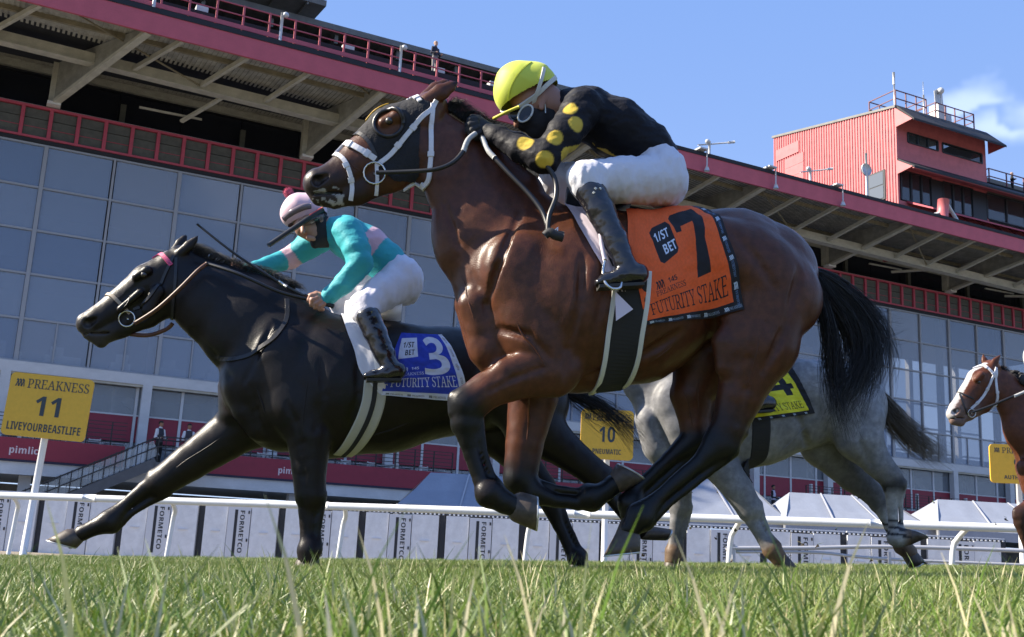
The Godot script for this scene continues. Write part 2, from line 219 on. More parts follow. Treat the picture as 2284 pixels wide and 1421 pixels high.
const HORSE_9 := {
	"at": [5468,80,-10400],
	"body": [[30,-287,1250,0,272,70,0,-207,1063,0,279,75,0,16,1146,0,366,68,0],
		[30,-195,1300,0,350,64,0,9,1211,0,421,70,0,267,1238,0,396,76,0,545,1344,0,312,80,0,821,1393,0,281,88,0,966,1382,0,244,90,0],
		[30,767,1385,110,229,85,0,929,1268,120,204,75,0],
		[30,945,1414,-110,234,85,0,1127,1297,-120,209,75,0],
		[28,844,1296,130,236,70,0,779,1049,150,186,70,0,678,815,150,104,80,0],
		[10,678,815,150,104,80,0,613,677,150,80,75,1,567,596,150,82,65,2,446,502,150,38,80,2,239,343,150,33,85,2,142,256,150,65,85,2,91,202,150,45,100,2],
		[5,616,567,150,36,65,2,487,462,150,20,80,2,274,309,150,17,85,2,177,228,150,29,85,2],
		[6,538,641,150,33,65,2,507,603,150,33,65,2],
		[6,618,582,150,29,65,2,601,561,150,29,65,2],
		[6,181,234,150,27,85,2,164,220,150,27,85,2],
		[6,126,283,150,33,85,2,114,274,150,33,85,2],
		[28,961,1282,-130,219,70,0,775,1014,-150,170,70,0,670,824,-150,99,80,0],
		[10,670,824,-150,99,80,0,673,692,-150,70,75,0,676,628,-150,72,70,2,535,526,-150,35,85,2,367,386,-150,32,85,2,326,314,-150,61,90,2,314,274,-150,45,100,2],
		[5,722,605,-150,32,70,2,574,489,-150,18,85,2,407,356,-150,17,85,2,369,302,-150,27,90,2],
		[6,648,665,-150,29,70,2,623,630,-150,29,70,2],
		[6,723,618,-150,26,70,2,709,599,-150,26,70,2],
		[6,369,306,-150,26,90,2,359,290,-150,26,90,2],
		[6,301,332,-150,31,90,2,294,321,-150,31,90,2],
		[28,-355,1312,170,190,50,0,-269,1040,160,183,55,0,-243,874,160,123,70,0],
		[10,-243,874,160,123,70,0,-423,831,160,99,75,0,-560,770,160,83,80,0,-660,700,160,85,80,2,-669,622,160,69,80,2,-654,489,160,35,85,2,-616,378,160,34,85,2,-578,327,160,66,85,2,-512,292,160,49,100,2,-467,275,160,47,100,2],
		[5,-617,633,160,30,80,2,-597,508,160,18,85,2,-564,402,160,17,85,2,-542,362,160,29,85,2],
		[6,-717,632,160,27,80,2,-712,595,160,27,80,2],
		[6,-625,641,160,25,80,2,-623,621,160,25,80,2],
		[6,-547,364,160,28,85,2,-534,350,160,28,85,2],
		[6,-611,310,160,33,85,2,-602,300,160,33,85,2],
		[28,-87,1274,-160,186,50,0,-122,1006,-150,174,60,0,-126,783,-150,114,75,0],
		[10,-126,783,-150,114,75,0,-185,559,-150,85,80,0,-217,407,-150,77,80,2,-163,348,-150,61,85,2,-49,315,-150,33,85,2,65,309,-150,33,90,2,127,333,-150,63,90,2,196,364,-150,45,100,2,239,396,-150,45,100,2],
		[5,-139,386,-150,27,85,2,-37,366,-150,17,85,2,65,359,-150,17,90,2,111,372,-150,28,90,2],
		[6,-200,321,-150,24,85,2,-169,307,-150,24,85,2],
		[6,-151,384,-150,22,85,2,-134,376,-150,22,85,2],
		[6,107,369,-150,26,90,2,127,375,-150,26,90,2],
		[6,128,302,-150,31,90,2,142,306,-150,31,90,2],
		[25,-339,1113,190,139,50,0,-209,905,170,103,60,0],
		[8,767,859,150,40,80,0,708,747,150,30,80,1,668,653,150,34,70,2,606,594,150,44,70,2],
		[8,773,830,-150,37,80,0,769,728,-150,29,80,1,755,676,-150,33,70,2,705,623,-150,41,70,2],
		[20,621,1029,190,92,60,0,604,938,190,68,60,0],
		[12,-220,849,180,59,80,0,-189,828,170,40,80,0],
		[6,-718,722,170,39,80,2,-726,668,170,35,80,2],
		[12,-312,917,210,63,60,0,-491,859,200,51,60,0,-592,790,185,35,70,0],
		[20,482,1467,240,60,60,0,538,1440,250,60,60,0],
		[30,578,1447,200,162,60,0,787,1378,210,162,60,0],
		[30,889,1304,200,122,60,0,800,1058,200,121,60,0],
		[30,-546,1148,90,84,90,0,-486,953,80,88,80,0,-404,840,70,80,80,0],
		[30,-432,1168,-100,86,90,0,-392,967,-80,89,80,0],
		[30,-674,1929,0,166,50,0,-524,1750,0,217,45,0,-405,1540,0,286,50,0,-204,1305,0,355,62,0]],
	"head": [[15,-788,2098,0,87,85,0,-833,2041,0,109,80,0,-926,1964,0,126,74,0,-1045,1807,0,108,66,0,-1163,1669,0,86,72,3,-1202,1623,0,73,85,3],
		[15,-798,1894,0,148,56,0,-908,1755,0,104,50,0,-1053,1641,0,69,60,3,-1149,1575,0,52,85,3],
		[10,-1205,1562,0,47,90,3,-1141,1549,0,43,90,3],
		[12,-957,2010,85,35,100,0,-1003,1964,80,30,100,0],
		[12,-851,2044,-85,35,100,0,-904,1995,-80,31,100,0],
		[8,-818,2114,50,35,80,0,-784,2159,60,35,50,0,-758,2191,65,22,45,0,-736,2222,70,7,60,0],
		[8,-811,2131,-50,35,80,0,-817,2185,-60,35,50,0,-822,2213,-65,22,45,0,-826,2249,-70,7,60,0]],
	"grooves": [],
	"veins": [],
	"hooves": [[-483,215,-433,336,-371,175,-357,324,160], [285,366,228,435,397,423,263,489,-150], [25,186,136,173,-44,86,131,108,150], [287,271,347,246,236,178,341,157,-150]],
	"straps": [["cheek_strap","white",26,[-789,2094,77,-858,1956,85,-929,1803,53,-1055,1679,44]],
		["brow_band","white",26,[-981,2085,-7,-914,2109,38,-862,2061,87,-807,1995,82]],
		["throat_strap","white",24,[-793,2071,82,-802,1917,82,-783,1791,57,-804,1674,6]],
		["nose_band","black",16,[-1162,1854,-20,-1125,1811,57,-1034,1772,70]],
		["lip_strap","black",14,[-1155,1822,30,-1143,1723,63,-1090,1621,44]]],
	"eye": [-982,1938,90],
	"nostril": [-1222,1640,59],
	"ring": [-1052,1636,44,39],
	"lines": [["rein","black",12,[-1077,1636,100,-905,1707,140,-660,1823,200,-389,1925,220]],
		["rein_grip","whitegrip",14,[-698,1803,200,-531,1881,220]]],
	"tail": [[280,16,105,[1230,1410,0,1326,1353,0,1432,1264,0,1508,1149,0,1518,1016,0,1458,881,0]],
		[380,18,100,[1234,1398,0,1293,1302,0,1386,1194,0,1448,1054,0,1391,898,0,1290,761,0]],
		[190,18,75,[1237,1385,0,1260,1238,0,1285,1096,0,1287,953,0,1295,811,0,1326,662,0]]],
	"mane": [-721,2111,0,-636,2029,0,-546,1947,0,-432,1866,0,-344,1762,0],
}
const JOCKEY_7 := {
	"jacket": [[30,-60,2271,0,74,110,0,23,2231,0,122,125,0,186,2159,0,140,120,0,324,2076,0,120,115,0,373,2024,0,109,115,0],
		[22,-3,2201,130,98,100,0,-95,2030,200,79,100,0,-183,1902,220,72,100,0,-294,1957,170,60,100,0,-403,2042,100,47,100,0,-438,2067,80,43,100,0],
		[22,21,2315,-130,103,100,0,-75,2192,-200,86,100,0,-182,2085,-220,79,100,0,-299,2105,-170,65,100,0,-398,2129,-100,49,100,0,-430,2137,-80,44,100,0]],
	"breeches": [[22,342,2038,0,111,115,0,392,1938,0,126,150,0,419,1883,0,112,140,0],
		[30,384,1879,90,123,100,0,178,1829,190,104,100,0,5,1795,265,81,100,0,30,1742,275,67,100,0,42,1709,285,53,100,0],
		[30,392,1943,-90,128,100,0,158,1962,-190,107,100,0,-78,1968,-265,88,100,0,-28,1890,-280,77,100,0,-3,1860,-290,66,100,0]],
	"bootN": [[12,29,1730,285,71,100,0,74,1637,305,64,100,0,137,1497,335,56,100,0,181,1386,352,47,100,0,205,1350,355,51,100,0],
		[12,241,1340,357,47,100,0,164,1322,360,43,100,0,99,1301,362,31,120,0,64,1286,364,18,180,0]],
	"bootF": [[12,-28,1911,-285,79,100,0,28,1821,-305,73,100,0,110,1679,-335,64,100,0,166,1570,-352,54,100,0,195,1530,-355,59,100,0],
		[12,236,1519,-357,54,100,0,150,1501,-360,50,100,0,76,1478,-362,36,120,0,38,1462,-364,20,180,0]],
	"head": [[20,-254,2297,0,96,85,0,-201,2284,0,96,85,0,-161,2278,0,79,90,0],
		[18,-258,2196,0,74,85,0,-208,2160,0,63,80,0,-216,2125,0,37,70,0],
		[10,-285,2162,0,17,100,0,-308,2144,0,14,90,0],
		[20,-146,2246,0,65,100,0,-72,2252,0,70,100,0]],
	"ears": [[6,-189,2267,73,19,50,0,-195,2212,72,15,50,0],
		[6,-178,2332,-73,20,50,0,-185,2274,-72,15,50,0]],
	"mask": [[14,-249,2187,0,72,90,0,-204,2163,0,67,86,0,-216,2120,0,37,80,0],
		[12,-205,2191,0,61,95,0,-158,2217,0,57,105,0],
		[10,-179,2193,0,57,106,0,-144,2181,0,48,105,0,-108,2151,0,43,105,0]],
	"helmet": [[20,-319,2299,0,105,92,0,-299,2338,0,127,95,0,-234,2343,0,122,95,0,-198,2322,0,79,120,0]],
	"handN": [[8,-433,2069,78,40,80,0,-481,2100,60,43,60,0],
		[5,-504,2124,75,18,100,0,-530,2120,80,17,100,0,-541,2096,70,16,100,0,-519,2083,60,15,100,0],
		[5,-504,2103,82,18,100,0,-531,2092,86,17,100,0,-538,2069,75,16,100,0,-514,2064,64,15,100,0],
		[5,-494,2082,84,18,100,0,-519,2067,88,17,100,0,-524,2049,76,16,100,0,-500,2048,66,15,100,0],
		[5,-476,2065,80,17,100,0,-496,2048,84,15,100,0,-500,2035,76,14,100,0,-482,2035,68,13,100,0],
		[5,-461,2119,50,19,100,0,-492,2146,40,18,100,0,-522,2149,45,16,100,0]],
	"handF": [[8,-430,2132,-78,42,80,0,-480,2149,-60,44,60,0],
		[5,-503,2186,-75,19,100,0,-530,2186,-80,18,100,0,-541,2153,-70,16,100,0,-518,2132,-60,15,100,0],
		[5,-502,2170,-82,19,100,0,-530,2163,-86,18,100,0,-538,2130,-75,16,100,0,-513,2116,-64,15,100,0],
		[5,-492,2151,-84,19,100,0,-518,2139,-88,18,100,0,-523,2110,-76,16,100,0,-499,2101,-66,15,100,0],
		[5,-474,2130,-80,18,100,0,-495,2116,-84,15,100,0,-498,2096,-76,14,100,0,-481,2089,-68,13,100,0],
		[5,-459,2160,-50,20,100,0,-491,2180,-40,19,100,0,-522,2186,-45,16,100,0]],
}
const JOCKEY_3 := {
	"jacket": [[25,-118,1918,0,73,110,0,-48,1886,0,115,130,0,88,1815,0,131,120,0,208,1744,0,113,115,0,257,1710,0,99,115,0],
		[18,-26,1871,130,92,100,0,37,1750,200,76,100,0,64,1668,220,68,100,0,-17,1553,200,58,100,0,-93,1477,190,45,100,0,-114,1454,190,40,100,0],
		[18,-141,1932,-130,91,100,0,-254,1879,-220,81,100,0,-366,1796,-260,67,100,0,-482,1723,-200,56,100,0,-584,1664,-130,42,100,0,-610,1651,-120,37,100,0]],
	"breeches": [[25,235,1730,0,99,120,0,302,1659,0,118,150,0,316,1607,0,110,140,0],
		[25,300,1618,80,124,100,0,190,1514,180,98,100,0,103,1409,275,79,100,0,116,1367,295,69,100,0,128,1341,305,54,100,0],
		[25,289,1657,-80,122,100,0,108,1620,-180,102,100,0,-37,1558,-260,84,100,0,-10,1480,-275,73,100,0,15,1434,-280,62,100,0]],
	"bootN": [[10,132,1345,310,71,100,0,178,1251,335,63,100,0,234,1139,360,56,100,0,263,1078,370,46,100,0,284,1052,375,48,100,0],
		[10,312,1048,377,46,100,0,247,1029,380,43,100,0,186,1014,382,31,120,0,148,1007,384,19,180,0]],
	"bootF": [[10,7,1466,-280,78,100,0,57,1365,-295,70,100,0,120,1251,-320,62,100,0,151,1187,-335,51,100,0,175,1159,-340,54,100,0],
		[10,207,1156,-342,51,100,0,134,1135,-345,49,100,0,65,1120,-347,35,120,0,23,1112,-349,22,180,0]],
	"head": [[16,-306,2010,0,86,95,0,-258,1993,0,86,95,0],
		[14,-266,1915,30,73,90,0,-216,1878,30,60,85,0,-198,1852,35,34,80,0],
		[7,-281,1889,85,15,100,0,-277,1858,100,14,100,0],
		[5,-245,1833,85,15,100,0,-215,1829,80,13,100,0],
		[16,-196,1930,0,65,100,0,-101,1911,0,73,100,0]],
	"ears": [[5,-186,1965,75,16,50,0,-182,1922,74,13,50,0],
		[5,-240,2042,-80,16,50,0,-242,1997,-80,13,50,0]],
	"mask": [[10,-197,1946,10,63,105,0,-177,1890,20,62,105,0,-193,1843,30,44,100,0],
		[10,-206,1820,30,31,120,0,-163,1853,20,57,110,0]],
	"helmet": [[15,-346,1991,0,81,95,0,-317,2015,0,102,100,0,-261,2020,0,100,100,0,-229,2012,0,68,120,0]],
	"handN": [[6,-109,1455,190,37,90,0,-148,1452,190,40,70,0],
		[4,-164,1472,210,16,100,0,-192,1463,215,15,100,0,-201,1439,205,15,100,0,-180,1428,195,14,100,0],
		[4,-157,1453,217,16,100,0,-183,1439,222,15,100,0,-186,1416,210,15,100,0,-167,1412,200,14,100,0],
		[4,-141,1436,218,16,100,0,-161,1420,222,15,100,0,-163,1402,212,15,100,0,-146,1403,203,14,100,0],
		[4,-120,1423,215,15,100,0,-136,1408,218,14,100,0,-138,1394,210,13,100,0,-123,1394,203,12,100,0],
		[4,-131,1477,175,18,100,0,-167,1488,170,16,100,0,-200,1471,180,15,100,0]],
	"handF": [[6,-610,1651,-120,37,90,0,-647,1654,-110,39,80,0],
		[4,-667,1669,-90,16,100,0,-691,1660,-85,16,100,0,-698,1640,-95,15,100,0,-678,1634,-105,14,100,0],
		[4,-666,1653,-94,16,100,0,-684,1644,-85,16,100,0,-689,1628,-95,15,100,0,-669,1624,-105,14,100,0],
		[4,-665,1638,-98,16,100,0,-678,1629,-85,16,100,0,-680,1615,-95,15,100,0,-661,1614,-105,14,100,0],
		[4,-664,1623,-102,16,100,0,-671,1613,-85,16,100,0,-671,1602,-95,15,100,0,-652,1604,-105,14,100,0],
		[4,-640,1681,-130,18,100,0,-679,1689,-130,17,100,0,-702,1674,-120,16,100,0]],
}
const WHIP := [-867,1854,100,-620,1677,150,-331,1512,180,-177,1447,200,-63,1413,210]
const CAP_STICK := [-457,1743,170,-362,1831,150,-248,1940,120,-178,2004,90]
const DOTS := [-45,2059,267,39,-186,1865,290,43,-275,1962,245,39,-143,1979,286,37,-75,2141,247,35]
const CREST := [-87,1917,239,-23,1960,178,67,2066,-45,126,2024,15,178,2005,-10]
const CAP_7 := {"band": [-396,2202,-37,-318,2206,47,-237,2256,85,-172,2320,103,-131,2382,54],"cross": [-245,2215,18,-227,2260,87,-208,2325,116,-195,2402,101],"seam": [-253,2439,82,-309,2364,124,-344,2300,108,-354,2235,72]
, "brim": [-408,2192,-50,-418,2171,0,-406,2164,35,-361,2179,66,-303,2202,86]
, "stirrup": [92,1398,360,85,1342,365,90,1283,400,121,1256,405,157,1267,400,168,1337,365]
, "leather": [94,1393,350,77,1481,340,68,1566,330]
, "whip": [-94,1497,330,-130,1502,335,-154,1513,335,-175,1496,330]
, "lens": [-308,2225,-55,-321,2198,0,-313,2178,55]
, "frame": [-271,2175,74,30,45]
, "tie": [138,1253,370,219,1178,370,146,1122,370]
, "earwire": [-179,2228,80,-175,2182,80]
}
const CAP_3 := {"pom": [-389,2114,20],"gog": [-295,1925,60,-258,1924,100,-209,1949,95,-181,1972,70],"capgog": [-392,1950,30,-350,1977,75,-290,2007,100,-251,2019,90],"eye": [-273,1921,88,-214,1948,88],"tongue": [-1276,1166,30,-1305,1149,30,-1332,1118,20]}
const MOTIF := [-1052,2120,22,-1020,2162,24,-979,2189,39,-938,2216,31]

var used := {}
var boxes := {}
var mats := {}
var rng := RandomNumberGenerator.new()
var noise := FastNoiseLite.new()
var serif: SystemFont
var sans: SystemFont
var stand: Node3D

func _ready() -> void:
	# --- camera, sky, sun, exposure
	var cam := Camera3D.new()
	cam.name = "camera"
	cam.fov = 32.982
	cam.near = 0.05
	cam.far = 900.0
	var pitch := deg_to_rad(12.3163)
	var roll := deg_to_rad(2.738)
	var fwd := Vector3(0, sin(pitch), -cos(pitch))
	var up0 := Vector3(0, cos(pitch), sin(pitch))
	var right := Vector3.RIGHT * cos(roll) + up0 * sin(roll)
	var up := up0 * cos(roll) - Vector3.RIGHT * sin(roll)
	cam.transform = Transform3D(Basis(right, up, -fwd), Vector3(0, 0.12, 0))
	var lens := CameraAttributesPhysical.new()
	lens.frustum_focal_length = 38.0
	lens.frustum_focus_distance = 5.2
	lens.exposure_aperture = 16.0
	cam.attributes = lens
	add_child(cam)
	cam.fov = 32.982
	cam.current = true
	var env := Environment.new()
	env.background_mode = Environment.BG_SKY
	var sm := ProceduralSkyMaterial.new()
	sm.sky_top_color = Color(0.325, 0.435, 0.625)
	sm.sky_horizon_color = Color(0.56, 0.63, 0.73)
	sm.sky_curve = 0.16
	sm.ground_bottom_color = Color(0.20, 0.22, 0.14)
	sm.ground_horizon_color = Color(0.45, 0.47, 0.42)
	sm.sky_cover = cloud_cover()
	sm.sky_cover_modulate = Color(1, 1, 1, 1)
	sm.energy_multiplier = 1.0
	sm.sun_angle_max = 12.0
	var sky := Sky.new()
	sky.sky_material = sm
	env.sky = sky
	env.tonemap_mode = Environment.TONE_MAPPER_LINEAR
	env.tonemap_exposure = 2.6
	env.sdfgi_enabled = true
	env.ssao_enabled = true
	env.ssil_enabled = true
	var we := WorldEnvironment.new()
	we.name = "world_environment"
	we.environment = env
	add_child(we)
	var sun := DirectionalLight3D.new()
	sun.name = "sun"
	sun.light_energy = 1.5
	sun.light_color = Color(1.0, 0.955, 0.88)
	sun.light_angular_distance = 0.5
	sun.shadow_enabled = true
	var towards := Vector3(-0.80, 0.58, -0.02).normalized()
	sun.look_at_from_position(towards * 50.0, Vector3.ZERO, Vector3.UP)
	add_child(sun)
	# --- structure, then things, small details last
	rng.seed = 7145
	noise.seed = 11
	noise.frequency = 1.0
	serif = SystemFont.new()
	serif.font_names = PackedStringArray(["Droid Serif"])
	sans = SystemFont.new()
	sans.font_names = PackedStringArray(["Droid Sans"])
	sans.font_weight = 700
	build_ground()
	build_grandstand()
	build_roof()
	build_tower()
	build_rooftop_things()
	build_midground()
	build_bystanders()
	build_race()
	build_grass()

# ---------------------------------------------------------------- naming
func numbered(called: String) -> String:
	var n: int = used.get(called, 0)
	used[called] = n + 1
	return called if n == 0 else "%s_%03d" % [called, n]

func tag(o: Node, label: String, category: String, group := "") -> void:
	o.set_meta("label", label)
	o.set_meta("category", category)
	if group != "":
		o.set_meta("group", group)

func thing(called: String, label: String, category: String, at := Vector3.ZERO, turn := 0.0, group := "") -> Node3D:
	var o := Node3D.new()
	o.name = numbered(called)
	add_child(o)
	o.position = at
	o.rotation.y = turn
	tag(o, label, category, group)
	return o

func copy_of(src: Node3D, label := "") -> Node3D:
	var c: Node3D = src.duplicate()
	var base := String(src.name)
	c.name = numbered(base)
	add_child(c)
	if label != "":
		c.set_meta("label", label)
	return c

func part(called: String, mesh: Mesh, m: Material, parent: Node, at := Vector3.ZERO, turn := Vector3.ZERO) -> MeshInstance3D:
	var o := MeshInstance3D.new()
	o.name = called
	o.mesh = mesh
	if m != null:
		o.material_override = m
	o.position = at
	o.rotation = turn
	parent.add_child(o, true)
	return o

func box(called: String, lo: Vector3, hi: Vector3, m: Material, parent: Node) -> MeshInstance3D:
	var s := (hi - lo).abs().snapped(Vector3.ONE * 0.001)
	if not boxes.has(s):
		var b := BoxMesh.new()
		b.size = s
		boxes[s] = b
	return part(called, boxes[s], m, parent, (lo + hi) * 0.5)

func beam(called: String, a: Vector3, b: Vector3, w: float, h: float, m: Material, parent: Node) -> MeshInstance3D:
	var l := snappedf((b - a).length(), 0.001)
	var s := Vector3(w, h, l)
	if not boxes.has(s):
		var bm := BoxMesh.new()
		bm.size = s
		boxes[s] = bm
	var o := part(called, boxes[s], m, parent, (a + b) * 0.5)
	var d := (b - a).normalized()
	var u := Vector3.UP if absf(d.y) < 0.95 else Vector3.RIGHT
	o.basis = Basis.looking_at(d, u)
	return o

# ---------------------------------------------------------------- materials
func lin(r: float, g: float, b: float) -> Color:
	return Color(r, g, b).linear_to_srgb()

func mat(key: String, c := Color.WHITE, rough := 0.7, metal := 0.0, grain := 0.0, scale := 2.0) -> StandardMaterial3D:
	if mats.has(key):
		return mats[key]
	var m := StandardMaterial3D.new()
	m.resource_name = key
	m.albedo_color = c
	m.roughness = rough
	m.metallic = metal
	if grain > 0.0:
		m.albedo_texture = grain_texture(grain)
		m.uv1_triplanar = true
		m.uv1_world_triplanar = true
		m.uv1_scale = Vector3.ONE * scale
	mats[key] = m
	return m

var grains := {}
func grain_texture(strength: float) -> ImageTexture:
	if grains.has(strength):
		return grains[strength]
	var n := FastNoiseLite.new()
	n.seed = 5
	n.frequency = 0.012
	n.fractal_octaves = 5
	var a := n.get_seamless_image(256, 256)
	n.seed = 9
	n.frequency = 0.11
	var b := n.get_seamless_image(256, 256)
	var im := Image.create(256, 256, false, Image.FORMAT_RGB8)
	for y in 256:
		for x in 256:
			var v := 1.0 - strength * (a.get_pixel(x, y).r * 0.7 + b.get_pixel(x, y).r * 0.5)
			im.set_pixel(x, y, Color(v, v, v))
	var t := ImageTexture.create_from_image(im)
	grains[strength] = t
	return t

var bump_tex := {}
func bump(freq: float, strength: float, octaves := 4) -> ImageTexture:
	var key := "%f_%f" % [freq, strength]
	if bump_tex.has(key):
		return bump_tex[key]
	var n := FastNoiseLite.new()
	n.seed = 31
	n.frequency = freq
	n.fractal_octaves = octaves
	var im := n.get_seamless_image(256, 256)
	im.convert(Image.FORMAT_RGBA8)
	im.bump_map_to_normal_map(strength)
	var t := ImageTexture.create_from_image(im)
	bump_tex[key] = t
	return t

func with_bump(m: StandardMaterial3D, freq: float, strength: float, scale: float, depth := 1.0) -> StandardMaterial3D:
	m.normal_enabled = true
	m.normal_texture = bump(freq, strength)
	m.normal_scale = depth
	m.uv1_triplanar = true
	m.uv1_scale = Vector3.ONE * scale
	return m

func painted(key: String, rough: float, sheen := 0.0) -> StandardMaterial3D:
	# colour comes with the vertices
	if mats.has(key):
		return mats[key]
	var m := StandardMaterial3D.new()
	m.resource_name = key
	m.vertex_color_use_as_albedo = true
	m.roughness = rough
	if sheen > 0.0:
		m.rim_enabled = true
		m.rim = sheen
		m.rim_tint = 0.6
	mats[key] = m
	return m

func cloud_cover() -> ImageTexture:
	var w := 2048
	var h := 1024
	var im := Image.create(w, h, false, Image.FORMAT_RGBA8)
	im.fill(Color(0, 0, 0, 0))
	var n := FastNoiseLite.new()
	n.seed = 21
	n.frequency = 0.014
	n.fractal_octaves = 5
	n.domain_warp_enabled = true
	n.domain_warp_amplitude = 22.0
	n.domain_warp_frequency = 0.02
	# thin fair-weather wisps here and there round the sky
	for c in [[138.0, 383.0, 17.0, 9.0], [147.0, 389.0, 14.0, 6.0], [161.0, 385.0, 16.0, 7.0], [300.0, 300.0, 70.0, 26.0], [1650.0, 360.0, 80.0, 30.0], [760.0, 410.0, 60.0, 20.0], [1900.0, 250.0, 70.0, 30.0], [560.0, 190.0, 80.0, 40.0]]:
		for y in range(int(c[1] - c[3] * 1.6), int(c[1] + c[3] * 1.6)):
			for x in range(int(c[0] - c[2] * 1.6), int(c[0] + c[2] * 1.6)):
				var d := Vector2((x - c[0]) / c[2], (y - c[1]) / c[3]).length()
				var v := clampf(n.get_noise_2d(x * 1.0, y * 1.9) * 1.5 + 0.45 - d * 0.75, 0.0, 1.0)
				if v > 0.0:
					im.set_pixel(posmod(x, w), y, Color(0.80, 0.80, 0.82, minf(v, 0.5) * 0.5))
	return ImageTexture.create_from_image(im)

# ---------------------------------------------------------------- mesh helpers
func tube(st: SurfaceTool, pts: Array, radii: Array, sides := 8, flat := 1.0, c := Color.WHITE) -> void:
	var n := pts.size()
	var ring0 := []
	var u := Vector3.ZERO
	for i in n:
		var d: Vector3 = (pts[mini(i + 1, n - 1)] - pts[maxi(i - 1, 0)]).normalized()
		if i == 0:
			u = d.cross(Vector3.UP if absf(d.y) < 0.9 else Vector3.RIGHT).normalized()
		else:
			u = (u - d * u.dot(d)).normalized()
		var w := d.cross(u)
		var r: float = radii[mini(i, radii.size() - 1)]
		var ring := []
		for k in sides:
			var a := TAU * k / sides
			ring.append(pts[i] + u * cos(a) * r + w * sin(a) * r * flat)
		if i > 0:
			for k in sides:
				var k2 := (k + 1) % sides
				quad(st, ring0[k], ring0[k2], ring[k2], ring[k], c)
		elif r > 0.002:
			for k in range(1, sides - 1):
				tri(st, ring[0], ring[k], ring[k + 1], c)
		if i == n - 1 and r > 0.002:
			for k in range(1, sides - 1):
				tri(st, ring[0], ring[k + 1], ring[k], c)
		ring0 = ring

func tri(st: SurfaceTool, a: Vector3, b: Vector3, c: Vector3, col := Color.WHITE) -> void:
	st.set_color(col)
	st.add_vertex(a)
	st.add_vertex(b)
	st.add_vertex(c)

func quad(st: SurfaceTool, a: Vector3, b: Vector3, c: Vector3, d: Vector3, col := Color.WHITE) -> void:
	tri(st, a, b, c, col)
	tri(st, a, c, d, col)

func begin(smooth := true) -> SurfaceTool:
	var st := SurfaceTool.new()
	st.begin(Mesh.PRIMITIVE_TRIANGLES)
	st.set_smooth_group(0 if smooth else -1)
	return st

func done(st: SurfaceTool) -> ArrayMesh:
	st.generate_normals()
	return st.commit()

func smooth_path(p: Array, steps: int) -> Array:
	var out := []
	for i in p.size() - 1:
		var a: Vector3 = p[maxi(i - 1, 0)]
		var b: Vector3 = p[i]
		var c: Vector3 = p[i + 1]
		var d: Vector3 = p[mini(i + 2, p.size() - 1)]
		for s in steps:
			out.append(b.cubic_interpolate(c, a, d, float(s) / steps))
	out.append(p[-1])
	return out

func pts_of(a: Array) -> Array:
	var out := []
	for i in range(0, a.size(), 3):
		out.append(Vector3(a[i], a[i + 1], a[i + 2]) * 0.001)
	return out

func tube_mesh(p: Array, r: float, sides := 8, end_r := -1.0) -> ArrayMesh:
	var st := begin()
	var radii := []
	for i in p.size():
		radii.append(r if end_r < 0.0 else lerpf(r, end_r, float(i) / (p.size() - 1)))
	tube(st, p, radii, sides)
	return done(st)

func prism(outline: Array, axis: Vector3) -> ArrayMesh:
	# a flat polygon pushed along axis
	var st := begin(false)
	var c := Vector3.ZERO
	for p in outline:
		c += p
	c /= outline.size()
	for i in outline.size():
		var a: Vector3 = outline[i]
		var b: Vector3 = outline[(i + 1) % outline.size()]
		quad(st, a, b, b + axis, a + axis)
		tri(st, c, b, a)
		tri(st, c + axis, a + axis, b + axis)
	return done(st)

func text(called: String, words: String, font: Font, height: float, m: Material, parent: Node, at: Vector3, b := Basis.IDENTITY, stretch := 1.0) -> MeshInstance3D:
	var t := TextMesh.new()
	t.text = words
	t.font = font
	t.font_size = 48
	t.pixel_size = height / 34.0
	t.depth = 0.0
	t.curve_step = 2.0
	var o := part(called, t, m, parent, at)
	o.basis = b.scaled_local(Vector3(stretch, 1, 1))
	return o

func text_fit(called: String, words: String, font: Font, width: float, height: float, m: Material, parent: Node, at: Vector3, b := Basis.IDENTITY) -> MeshInstance3D:
	var t := TextMesh.new()
	t.text = words
	t.font = font
	t.font_size = 48
	t.pixel_size = 0.01
	t.depth = 0.0
	t.curve_step = 2.0
	var bb := t.get_aabb()
	var o := part(called, t, m, parent)
	o.basis = b.scaled_local(Vector3(width / bb.size.x, height / bb.size.y, 1))
	o.position = at - o.basis * bb.get_center()
	return o

# lettering drawn into an image: the triangles of a TextMesh filled row by row
func print_text(im: Image, words: String, font: Font, centre: Vector2, height: float, width: float, c: Color, turn := 0.0) -> void:
	var t := TextMesh.new()
	t.text = words
	t.font = font
	t.font_size = 64
	t.pixel_size = 1.0
	t.depth = 0.0
	t.curve_step = 2.0
	var ar := t.get_mesh_arrays()
	var v: PackedVector3Array = ar[Mesh.ARRAY_VERTEX]
	var ix: PackedInt32Array = ar[Mesh.ARRAY_INDEX] if ar[Mesh.ARRAY_INDEX] != null else PackedInt32Array(range(v.size()))
	if v.is_empty():
		return
	var bb := AABB(v[0], Vector3.ZERO)
	for p in v:
		bb = bb.expand(p)
	var mid := bb.get_center()
	var sx := width / bb.size.x
	var sy := height / bb.size.y
	var q := PackedVector2Array()
	for p in v:
		q.append(centre + Vector2((p.x - mid.x) * sx, -(p.y - mid.y) * sy).rotated(turn))
	for i in range(0, ix.size(), 3):
		fill_tri(im, q[ix[i]], q[ix[i + 1]], q[ix[i + 2]], c)

